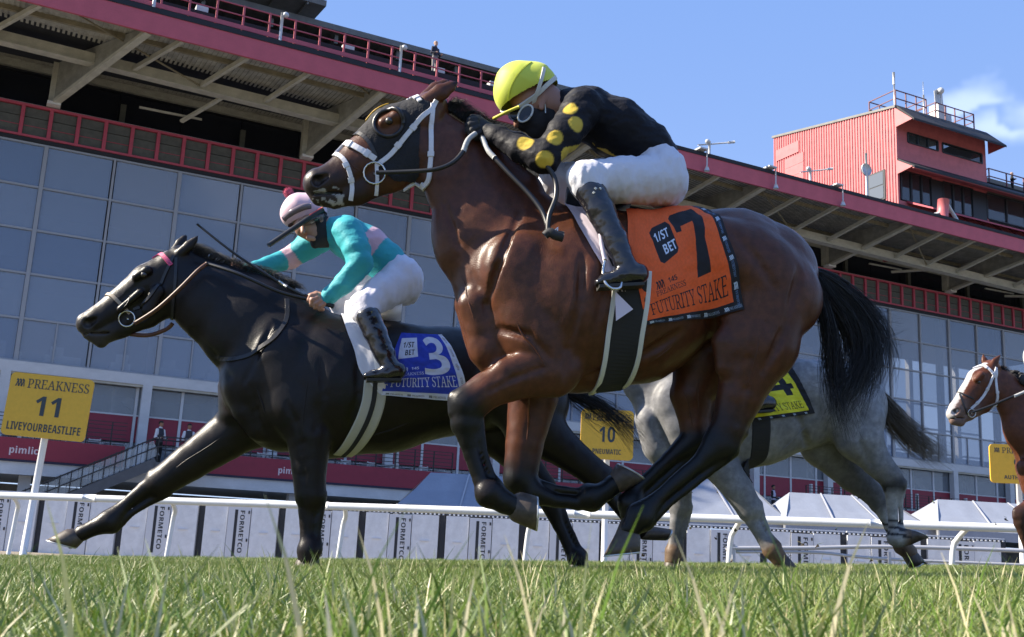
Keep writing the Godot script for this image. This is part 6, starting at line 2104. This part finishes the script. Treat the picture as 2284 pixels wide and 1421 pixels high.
func build_race() -> void:
	# ---- the bay in front, number 7
	var bay := [Color(0.125, 0.044, 0.021), Color(0.042, 0.019, 0.012), Color(0.011, 0.009, 0.009), Color(0.05, 0.036, 0.032), Color(0.5, 0.5, 0.5), Color(0.05, 0.03, 0.02)]
	var orange := lin(0.78, 0.115, 0.022)
	var im := cloth_print(Vector2i(1024, 1024), orange, Color.BLACK, Color.BLACK, "7")
	var ink := lin(0.012, 0.012, 0.016)
	im.fill_rect(Rect2i(940, 0, 84, 1024), ink)
	im.fill_rect(Rect2i(0, 950, 1024, 74), ink)
	fill_poly(im, [Vector2(250, 250), Vector2(290, 222), Vector2(470, 205), Vector2(500, 240), Vector2(515, 440), Vector2(490, 470), Vector2(320, 505), Vector2(285, 480)], ink)
	print_text(im, "1/ST", sans, Vector2(375, 300), 74, 175, Color(0.8, 0.84, 0.9), -0.08)
	print_text(im, "BET", sans, Vector2(430, 405), 74, 150, Color(0.8, 0.84, 0.9), -0.08)
	fill_poly(im, [Vector2(520, 191), Vector2(560, 165), Vector2(850, 165), Vector2(862, 277), Vector2(800, 455), Vector2(770, 734), Vector2(630, 734), Vector2(700, 455), Vector2(745, 294), Vector2(610, 294), Vector2(600, 337), Vector2(545, 331)], ink)
	print_text(im, "145", sans, Vector2(365, 655), 48, 100, ink)
	print_emblem(im, Vector2(225, 655), 80, ink)
	print_text(im, "PREAKNESS", serif, Vector2(330, 730), 52, 330, ink)
	print_text(im, "FUTURITY STAKE", serif, Vector2(490, 850), 112, 830, ink)
	for k in 5:
		print_text(im, "PREAKNESS", serif, Vector2(130 + k * 205, 988), 24, 120, Color(0.62, 0.70, 0.78))
		print_emblem(im, Vector2(48 + k * 205, 988), 38, Color(0.8, 0.85, 0.9))
	for k in 6:
		print_text(im, "PREAKNESS", serif, Vector2(982, 120 + k * 165), 24, 100, Color(0.42, 0.55, 0.72), -PI / 2)
		print_emblem(im, Vector2(982, 45 + k * 165), 38, Color(0.75, 0.82, 0.9))
	var b7 := build_horse(HORSE_7, "bright bay racehorse in black hood and white bridle with orange number 7 cloth", bay, 0.009, {"print": im, "print_key": "orange", "hair": [Color(0.006, 0.0055, 0.0055), Color(0.03, 0.024, 0.02)], "rough": 0.36, "tone": 0.26, "head_cell": 0.0062,
		"marks": func(p: Vector3, c: Color, b: int, q: Vector3, nh: int) -> Color:
			if b < nh and p.y < HORSE_7.nostril[1] * 0.001 - 0.03 and p.x < HORSE_7.nostril[0] * 0.001 + 0.12 and noise.get_noise_3d(p.x * 22.0, p.y * 30.0, p.z * 22.0) > 0.12:
				return Color(0.45, 0.44, 0.42)
			return c})
	gold_motif(b7)
	# ---- the dark horse, number 3
	var black := [Color(0.0125, 0.0095, 0.0085), Color(0.011, 0.0085, 0.008), Color(0.011, 0.010, 0.010), Color(0.055, 0.047, 0.043), Color(0.4, 0.4, 0.4), Color(0.03, 0.02, 0.02)]
	var blue := lin(0.022, 0.05, 0.42)
	var im3 := cloth_print(Vector2i(768, 768), blue, Color.WHITE, Color.WHITE, "3")
	var wh := Color(0.80, 0.82, 0.88)
	im3.fill_rect(Rect2i(700, 0, 68, 768), wh)
	im3.fill_rect(Rect2i(0, 700, 768, 68), wh)
	fill_poly(im3, [Vector2(50, 80), Vector2(300, 70), Vector2(320, 290), Vector2(80, 300)], wh)
	print_text(im3, "1/ST", sans, Vector2(185, 150), 60, 160, lin(0.02, 0.02, 0.03))
	print_text(im3, "BET", sans, Vector2(215, 235), 60, 120, lin(0.02, 0.02, 0.03))
	print_text(im3, "3", sans, Vector2(530, 300), 480, 275, wh)
	print_emblem(im3, Vector2(180, 430), 60, wh)
	print_text(im3, "145", sans, Vector2(290, 425), 36, 80, wh)
	print_text(im3, "PREAKNESS", serif, Vector2(250, 500), 42, 260, wh)
	print_text(im3, "FUTURITY STAKE", serif, Vector2(375, 605), 92, 620, wh)
	for k in 4:
		print_text(im3, "PREAKNESS", serif, Vector2(130 + k * 190, 735), 22, 110, lin(0.02, 0.02, 0.03))
		print_emblem(im3, Vector2(50 + k * 190, 735), 30, lin(0.02, 0.02, 0.03))
		print_text(im3, "PREAKNESS", serif, Vector2(735, 120 + k * 170), 22, 90, lin(0.02, 0.02, 0.03), -PI / 2)
	build_horse(HORSE_3, "near-black racehorse with blue number 3 cloth and a pink brow band, foreleg stretched forward", black, 0.013, {"print": im3, "print_key": "blue", "hair": [Color(0.009, 0.008, 0.008), Color(0.03, 0.026, 0.024)], "rough": 0.40, "head_cell": 0.008, "pad_key": "pad_white", "pad_colour": lin(0.66, 0.67, 0.74), "flap_key": "maroon_leather", "girth_key": "girth_pale", "girth_colour": lin(0.46, 0.45, 0.39), "girth_stripe": true, "girth_trim": false,
		"marks": func(p: Vector3, c: Color, b: int, q: Vector3, nh: int) -> Color:
			if b >= 1 and b < 5 and absf(p.z) < 0.030 + 0.010 * noise.get_noise_2d(p.y * 20.0, p.x * 9.0) and q.y > 0.02 and q.x < 0.0:
				return Color(0.55, 0.52, 0.50)
			return c})
	# ---- the grey, number 4
	var grey := [Color(0.30, 0.30, 0.31), Color(0.18, 0.175, 0.175), Color(0.035, 0.034, 0.034), Color(0.07, 0.065, 0.065), Color(0.46, 0.45, 0.43), Color(0.20, 0.13, 0.08)]
	var yellow := lin(0.72, 0.66, 0.03)
	var im4 := cloth_print(Vector2i(512, 512), yellow, Color.BLACK, Color.BLACK, "4")
	im4.fill_rect(Rect2i(470, 0, 42, 512), ink)
	im4.fill_rect(Rect2i(0, 470, 512, 42), ink)
	fill_poly(im4, [Vector2(120, 100), Vector2(250, 90), Vector2(262, 230), Vector2(140, 240)], ink)
	print_text(im4, "4", sans, Vector2(350, 190), 280, 190, ink)
	print_text(im4, "PREAKNESS", serif, Vector2(165, 330), 28, 170, ink)
	print_emblem(im4, Vector2(120, 280), 38, ink)
	print_text(im4, "145", sans, Vector2(190, 282), 24, 52, ink)
	print_text(im4, "FUTURITY STAKE", serif, Vector2(240, 415), 58, 410, ink)
	for k in 5:
		print_emblem(im4, Vector2(40 + k * 100, 491), 22, Color(0.7, 0.75, 0.8))
	build_horse(HORSE_4, "grey racehorse with yellow number 4 cloth galloping behind the bay", grey, 0.015, {"print": im4, "print_key": "yellow", "hair": [Color(0.02, 0.018, 0.017), Color(0.22, 0.17, 0.12)], "tail_tip": 0.75, "rough": 0.5, "tone": 0.42, "girth_trim": false,
		"marks": func(p: Vector3, c: Color, b: int, q: Vector3, nh: int) -> Color:
			if p.x > 0.6 and p.y > 0.34 and p.y < 0.46 and p.y < 0.5 and c.r > 0.2 and absf(q.length()) < 0.1:
				var s := fposmod(p.y + p.x * 0.15, 0.044)
				return Color(0.015, 0.015, 0.018) if s < 0.02 else c
			return c})
	# ---- the chestnut, number 9's rival coming up behind
	var ch := [Color(0.15, 0.05, 0.024), Color(0.10, 0.036, 0.02), Color(0.06, 0.03, 0.02), Color(0.26, 0.17, 0.14), Color(0.5, 0.48, 0.45), Color(0.1, 0.05, 0.03)]
	build_horse(HORSE_9, "chestnut racehorse with a broad white blaze and white bridle following behind", ch, 0.018, {"hair": [Color(0.02, 0.012, 0.010), Color(0.06, 0.03, 0.02)], "rough": 0.42, "head_cell": 0.010,
		"marks": func(p: Vector3, c: Color, b: int, q: Vector3, nh: int) -> Color:
			if b >= 1 and b < 5 and absf(p.z) < 0.05 and q.x < -0.005:
				return Color(0.66, 0.62, 0.60)
			return c})
	# ---- jockeys
	var dots := []
	for i in range(0, DOTS.size(), 4):
		dots.append([Vector3(DOTS[i], DOTS[i + 1], DOTS[i + 2]) * 0.001, DOTS[i + 3] * 0.001])
	var crest := pts_of(CREST)
	var gold := Color(0.56, 0.40, 0.055)
	var at7 := Vector3(HORSE_7.at[0] * 0.001, 0, HORSE_7.at[2] * 0.001)
	var t7 := deg_to_rad(HORSE_7.at[1] * 0.1)
	var j7 := build_jockey(JOCKEY_7, at7, t7, "jockey in black silks with gold discs and a lime yellow cap crouched on the bay", {"skin": Color(0.30, 0.15, 0.10), "jacket": Color(0.009, 0.0095, 0.014), "breeches": Color(0.60, 0.60, 0.66), "helmet": Color(0.56, 0.62, 0.06), "helmet_up": Vector3(-0.5, 0.86, 0).normalized(), "helmet_cut": -0.060, "fine": 0.0055, "cell": 0.0065,
		"jacket_paint": func(p: Vector3, c: Color, _b: int, _q: Vector3) -> Color:
			for d in dots:
				var e: float = p.distance_to(d[0]) - d[1]
				if e < 0.003:
					return c.lerp(gold, clampf(0.5 - e / 0.006, 0.0, 1.0))
			if p.z > 0.02:
				for i in crest.size() - 1:
					if Geometry3D.get_closest_point_to_segment(p, crest[i], crest[i + 1]).distance_to(p) < 0.036:
						return gold
			return c})
	jockey7_extras(j7)
	var turq := Color(0.045, 0.36, 0.40)
	var pink := Color(0.62, 0.40, 0.46)
	var at3 := Vector3(HORSE_3.at[0] * 0.001, 0, HORSE_3.at[2] * 0.001)
	var t3 := deg_to_rad(HORSE_3.at[1] * 0.1)
	var sleeve_n := Vector3(JOCKEY_3.jacket[1][13], JOCKEY_3.jacket[1][14], JOCKEY_3.jacket[1][15]) * 0.001
	var sleeve_f := Vector3(JOCKEY_3.jacket[2][13], JOCKEY_3.jacket[2][14], JOCKEY_3.jacket[2][15]) * 0.001
	var mid := Vector3(JOCKEY_3.jacket[0][13], JOCKEY_3.jacket[0][14], 0) * 0.001
	var j3 := build_jockey(JOCKEY_3, at3, t3, "jockey in turquoise and pink silks with a pink bobble cap and a raised whip", {"skin": Color(0.38, 0.20, 0.14), "jacket": turq, "breeches": Color(0.62, 0.61, 0.68), "helmet": Color(0.66, 0.46, 0.52), "helmet_up": Vector3(-0.41, 0.91, 0).normalized(), "helmet_cut": -0.066, "fine": 0.0065, "cell": 0.009, "gloves": false,
		"jacket_paint": func(p: Vector3, c: Color, b: int, _q: Vector3) -> Color:
			if b >= 4:
				if p.distance_to(sleeve_n) < 0.062 or (p - sleeve_f).length() < 0.085:
					return pink
			elif absf((p - mid).dot(Vector3(0.86, -0.5, 0).normalized()) - 0.015) < 0.052:
				return pink
			return c})
	jockey3_extras(j3)
	# the grey's rider, mostly hidden behind the bay
	var s4 := 0.0
	var at4 := Vector3(HORSE_4.at[0] * 0.001, -0.17, HORSE_4.at[2] * 0.001)
	var j4 := build_jockey(JOCKEY_7, at4 + Vector3(0.02, 0, 0), deg_to_rad(HORSE_4.at[1] * 0.1), "jockey in dark blue silks on the grey horse", {"skin": Color(0.25, 0.12, 0.08), "jacket": Color(0.02, 0.025, 0.06), "breeches": Color(0.6, 0.6, 0.65), "helmet": Color(0.5, 0.45, 0.05), "helmet_up": Vector3(-0.35, 0.93, 0).normalized(), "helmet_cut": -0.055, "fine": 0.012, "cell": 0.014})
	var at9 := Vector3(HORSE_9.at[0] * 0.001, -0.09, HORSE_9.at[2] * 0.001)
	build_jockey(JOCKEY_7, at9, deg_to_rad(HORSE_9.at[1] * 0.1), "jockey in white silks on the chestnut horse", {"skin": Color(0.25, 0.12, 0.08), "jacket": Color(0.5, 0.5, 0.52), "breeches": Color(0.6, 0.6, 0.65), "helmet": Color(0.5, 0.5, 0.5), "helmet_up": Vector3(-0.35, 0.93, 0).normalized(), "helmet_cut": -0.055, "fine": 0.013, "cell": 0.016})

func sl(t: float) -> Vector3:
	# along the far upper arm of the turquoise jockey
	var q: Array = JOCKEY_3.jacket[2]
	return Vector3(q[7], q[8], q[9]).lerp(Vector3(q[13], q[14], q[15]), t) * 0.001

func print_emblem(im: Image, c: Vector2, size: float, col: Color) -> void:
	for k in 3:
		var x := (k - 1) * 0.34
		var q := []
		for v in [Vector2(-0.22, 0.5), Vector2(-0.02, -0.18), Vector2(-0.16, -0.3), Vector2(-0.06, -0.5), Vector2(0.14, -0.34), Vector2(0.2, 0.5), Vector2(0.09, 0.5), Vector2(0.05, 0.0), Vector2(-0.1, 0.5)]:
			q.append(c + (v + Vector2(x, 0)) * size)
		fill_poly(im, q, col)

func gold_motif(o: Node3D) -> void:
	var hb := bones_of(HORSE_7.head, 0.008)
	var p := pts_of(MOTIF)
	part("gold_motif", strap_mesh(hb, p, 0.034, 0.002, 0.003, 5), mat("gold_cloth", lin(0.62, 0.36, 0.03), 0.6), o)
	part("motif_line", strap_mesh(hb, p.slice(1, 4), 0.008, 0.002, 0.006, 5), mat("hood_cloth"), o)
	var tie := pts_of(CAP_7.tie)
	var st := begin(false)
	for i in 2:
		var z := Vector3(0, 0, 0.004 * i)
		tri(st, tie[0] + z, tie[1] + z, tie[2] + z)
	part("strap_end", done(st), mat("pad_pink"), o)
	part("stirrup_iron", tube_mesh(smooth_path(pts_of(CAP_7.stirrup), 4), 0.007, 8), mat("bit_steel"), o)
	part("stirrup_leather", tube_mesh(smooth_path(pts_of(CAP_7.leather), 4), 0.010, 8), mat("pad_pink"), o)

func jockey7_extras(o: Node3D) -> void:
	var hb := bones_of(JOCKEY_7.helmet)
	var strap := mat("goggle_strap", lin(0.55, 0.56, 0.52), 0.7)
	var dark := mat("goggle_lens", lin(0.012, 0.012, 0.014), 0.08)
	part("goggle_strap", strap_mesh(hb, pts_of(CAP_7.band), 0.022, 0.003, 0.004, 6), strap, o)
	part("goggle_strap", strap_mesh(hb, pts_of(CAP_7.cross), 0.018, 0.003, 0.007, 6), strap, o)
	part("cap_seam", strap_mesh(hb, pts_of(CAP_7.seam), 0.006, 0.002, 0.002, 6), mat("cap_thread", lin(0.50, 0.55, 0.05), 0.7), o)
	part("cap_brim", tube_mesh(smooth_path(pts_of(CAP_7.brim), 5), 0.008, 8), mat("brim_yellow", lin(0.66, 0.58, 0.05), 0.6), o)
	var lens := pts_of(CAP_7.lens)
	part("goggle_lens", tube_mesh(smooth_path(lens, 5), 0.032, 12), dark, o)
	var f: Array = CAP_7.frame
	var ring := []
	for k in 21:
		var an := TAU * k / 20.0
		var q := Vector2(cos(an) * f[3], sin(an) * f[4]).rotated(-0.5) * 0.001
		ring.append(Vector3(f[0] * 0.001 + q.x, f[1] * 0.001 + q.y, f[2] * 0.001 - 0.35 * q.x * -1.0))
	part("goggle_frame", tube_mesh(ring, 0.005, 8), strap, o)
	var st := begin()
	var c := Vector3(f[0], f[1], f[2] - 4) * 0.001
	for k in 20:
		tri(st, c, ring[k + 1], ring[k])
	part("goggle_lens", done(st), dark, o)
	part("ear_wire", tube_mesh(pts_of(CAP_7.earwire), 0.003, 6), strap, o)
	# stars on the boot top
	var bb := bones_of(JOCKEY_7.bootN)
	for k in 3:
		var q := Vector3(JOCKEY_7.bootN[0][1] * 0.001 + 0.012 + [0.0, 0.022, -0.008][k], JOCKEY_7.bootN[0][2] * 0.001 - 0.01 - [0.0, -0.004, 0.02][k], JOCKEY_7.bootN[0][3] * 0.001 + JOCKEY_7.bootN[0][4] * 0.001)
		part("boot_star", strap_mesh(bb, [q - Vector3(0.006, 0, 0), q + Vector3(0.006, 0, 0)], 0.005, 0.002, 0.003, 2), strap, o)
		part("boot_star", strap_mesh(bb, [q - Vector3(0, 0.006, 0), q + Vector3(0, 0.006, 0)], 0.005, 0.002, 0.003, 2), strap, o)
	var w := thing("riding_whip", "short black riding whip lying along the bay's shoulder beside the rein", "whip", o.position, o.rotation.y)
	var p := smooth_path(pts_of(CAP_7.whip), 4)
	part("handle", tube_mesh(p, 0.024, 10, 0.018), mat("whip_grip", lin(0.02, 0.02, 0.022), 0.7), w)
	part("wrist_loop", tube_mesh([p[3], p[4] + Vector3(0.01, 0.03, 0.01), p[6]], 0.006, 6), mat("bit_steel"), w)

func jockey3_extras(o: Node3D) -> void:
	var w := thing("riding_whip", "long black riding whip held in the turquoise jockey's bare hand", "whip", o.position, o.rotation.y)
	var p := smooth_path(pts_of(WHIP), 5)
	part("shaft", tube_mesh(p, 0.007, 8, 0.010), mat("whip_black", lin(0.012, 0.012, 0.013), 0.35), w)
	part("grip", tube_mesh(p.slice(p.size() - 8), 0.0125, 8), mat("whip_grip", lin(0.02, 0.02, 0.022), 0.7), w)
	part("collar", tube_mesh(p.slice(9, 11), 0.0105, 8), mat("bit_steel"), w)
	# bobble, a whip-like stick built on as a cap peak, and two goggles
	var pom := begin()
	var pc: Vector3 = pts_of(CAP_3.pom)[0]
	for k in 700:
		var d := Vector3(rng.randfn(), rng.randfn(), rng.randfn()).normalized()
		var sd := d.cross(Vector3(rng.randfn(), rng.randfn(), rng.randfn())).normalized() * 0.002
		var r := 0.036 * rng.randf_range(0.8, 1.05)
		var pc2: Color = Color(0.72, 0.16, 0.26).lerp(Color(0.8, 0.35, 0.45), rng.randf())
		tri(pom, pc + d * 0.01 - sd, pc + d * 0.01 + sd, pc + d * r, pc2)
		tri(pom, pc + d * 0.012 + d.cross(sd) * 1.0, pc + d * 0.012 - d.cross(sd), pc + d * r, pc2)
	part("bobble", done(pom), painted("bobble_wool", 0.9), o)
	part("bobble_core", sphere(0.024), mat("bobble_pink", lin(0.62, 0.14, 0.22), 0.9), o, pc)
	var pk := smooth_path(pts_of(CAP_STICK), 4)
	part("cap_stick", tube_mesh(pk, 0.014, 10, 0.017), mat("stick_black", lin(0.014, 0.014, 0.016), 0.4), o)
	part("stick_edge", tube_mesh(pk.slice(pk.size() - 5).map(func(q: Vector3) -> Vector3: return q + Vector3(0, 0.012, 0.008)), 0.006, 6), mat("stick_red", lin(0.6, 0.08, 0.05), 0.5), o)
	var clear := mat("goggle_clear", lin(0.10, 0.085, 0.08), 0.05)
	clear.transparency = BaseMaterial3D.TRANSPARENCY_ALPHA
	clear.albedo_color.a = 0.45
	part("goggles", tube_mesh(smooth_path(pts_of(CAP_3.gog), 4), 0.026, 12, 0.022), clear, o)
	part("cap_goggles", tube_mesh(smooth_path(pts_of(CAP_3.capgog), 4), 0.022, 12, 0.02), mat("goggle_smoke", lin(0.16, 0.13, 0.15), 0.08), o)
	for e in pts_of(CAP_3.eye):
		part("eye", sphere(0.012), mat("human_eye", lin(0.05, 0.04, 0.035), 0.1), o, e - Vector3(0, 0, 0.012))
	part("arm_band", tube_mesh([sl(0.55) + Vector3(-0.02, 0, 0), sl(0.55) + Vector3(0.025, 0.01, 0)], 0.068, 14), mat("mask_cloth"), o)

# ---------------------------------------------------------------- turf
func build_grass() -> void:
	var gm := painted("grass_blade", 0.42)
	gm.cull_mode = BaseMaterial3D.CULL_DISABLED
	gm.backlight_enabled = true
	gm.backlight = Color(0.55, 0.6, 0.3)
	var greens := [Color(0.085, 0.165, 0.014), Color(0.12, 0.21, 0.024), Color(0.055, 0.115, 0.010), Color(0.17, 0.235, 0.045), Color(0.42, 0.38, 0.20), Color(0.55, 0.50, 0.33)]
	var kinds := []
	for kind in 8:
		var st := begin()
		var tall := kind >= 6
		var blades := 7 if tall else 56
		for n in blades:
			var r := 0.02 if tall else 0.075
			var a := rng.randf() * TAU
			var p := Vector3(cos(a), 0, sin(a)) * r * sqrt(rng.randf())
			var h := rng.randf_range(0.028, 0.068) if not tall else rng.randf_range(0.09, 0.15)
			var lean := Vector3(rng.randfn(0, 0.55), 0, rng.randfn(0, 0.55)) * h * (0.9 if not tall else 0.5)
			var w := rng.randf_range(0.0009, 0.0020) * (1.2 if tall else 1.0)
			var face := Vector3(rng.randfn(), 0, rng.randfn()).normalized()
			var dry := rng.randf()
			var c: Color = greens[rng.randi_range(0, 3)] if dry < 0.72 else greens[rng.randi_range(4, 5)]
			if dry > 0.86 and not tall:
				lean *= 2.2
				h *= 0.7
			var tipc := c.lerp(greens[4], 0.35 * rng.randf())
			var q0 := p
			var w0 := w
			for s in 4:
				var t := (s + 1) / 4.0
				var q1 := p + Vector3(0, h * (t - 0.12 * t * t), 0) + lean * t * t
				var w1 := w * (1.0 - pow(t, 2.2)) + 0.00012
				var c1 := c.lerp(tipc, t)
				var n0 := face.rotated(Vector3.UP, 0.25 * s)
				quad(st, q0 - n0 * w0, q0 + n0 * w0, q1 + n0 * w1, q1 - n0 * w1, c1)
				q0 = q1
				w0 = w1
		kinds.append(done(st))
	var spots := []
	for k in 8:
		spots.append([])
	var add := func(x: float, z: float, s: float) -> void:
		var k := rng.randi_range(0, 5)
		spots[k].append(Transform3D(Basis(Vector3.UP, rng.randf() * TAU).scaled(Vector3(1, rng.randf_range(0.75, 1.2), 1) * s), Vector3(x, turf(x, z), z)))
	var z := -0.5
	while z > -15.0:
		var half := -z * 0.56 + 0.5
		var step := 0.042 if z > -3.0 else (0.06 if z > -7.0 else 0.12)
		var x := -half
		while x < half:
			add.call(x + rng.randf_range(-1, 1) * step * 0.6, z + rng.randf_range(-1, 1) * step * 0.6, 1.0)
			x += step
		z -= step
	for n in 520:
		var zz := -0.75 - 6.0 * pow(rng.randf(), 1.5)
		var half := -zz * 0.55
		var tx := rng.randf_range(-half, half)
		# taller tufts come in patches
		if noise.get_noise_2d(tx * 1.3 + 40.0, zz * 1.3) < rng.randf_range(-0.5, 0.25):
			continue
		spots[rng.randi_range(6, 7)].append(Transform3D(Basis(Vector3.UP, rng.randf() * TAU).scaled(Vector3.ONE * rng.randf_range(0.5, 1.05)), Vector3(tx, turf(tx, zz), zz)))
	for q in [Vector2(-0.085, -0.62), Vector2(-0.27, -0.75), Vector2(0.22, -0.8), Vector2(0.06, -0.7)]:
		spots[6].append(Transform3D(Basis(Vector3.UP, q.x * 30.0).scaled(Vector3.ONE * 1.15), Vector3(q.x, turf(q.x, q.y), q.y)))
	# turf thrown up by the hooves
	var soil := mat("clod_soil", lin(0.09, 0.065, 0.035), 0.95, 0.0, 0.4, 14.0)
	for n in 26:
		var q := Vector3(rng.randf_range(0.9, 3.6), 0, rng.randf_range(-8.2, -6.6))
		q.y = turf(q.x, q.z) + 0.03 + 0.55 * pow(rng.randf(), 2.2)
		var cl := thing("turf_clod", "small dark clod of turf thrown up behind the galloping hooves", "clod", q, rng.randf() * TAU, "clods of turf in the air")
		var s0 := rng.randf_range(0.006, 0.02)
		var st := begin(false)
		var ico := []
		for k in 9:
			ico.append(Vector3(rng.randfn(), rng.randfn() * 0.6, rng.randfn()).normalized() * s0 * rng.randf_range(0.7, 1.3))
		for k in 14:
			tri(st, ico[rng.randi_range(0, 2)], ico[rng.randi_range(3, 5)], ico[rng.randi_range(6, 8)])
		part("lump", done(st), soil, cl)
		var s1 := begin()
		tube(s1, [Vector3.ZERO, Vector3(s0, s0, 0.0), Vector3(s0 * 2.6, s0 * 1.4, s0)], [0.0015, 0.0015, 0.0004], 4, 1.0, greens[n % 6])
		part("grass_stem", done(s1), gm, cl)
	var grass := Node3D.new()
	grass.name = numbered("grass")
	add_child(grass)
	grass.set_meta("kind", "stuff")
	tag(grass, "short sunlit green turf with dry straw-coloured blades", "grass")
	for k in 8:
		var mm := MultiMesh.new()
		mm.transform_format = MultiMesh.TRANSFORM_3D
		mm.mesh = kinds[k]
		mm.instance_count = spots[k].size()
		for i in spots[k].size():
			mm.set_instance_transform(i, spots[k][i])
		var mi := MultiMeshInstance3D.new()
		mi.name = "blades"
		mi.multimesh = mm
		mi.material_override = gm
		grass.add_child(mi, true)
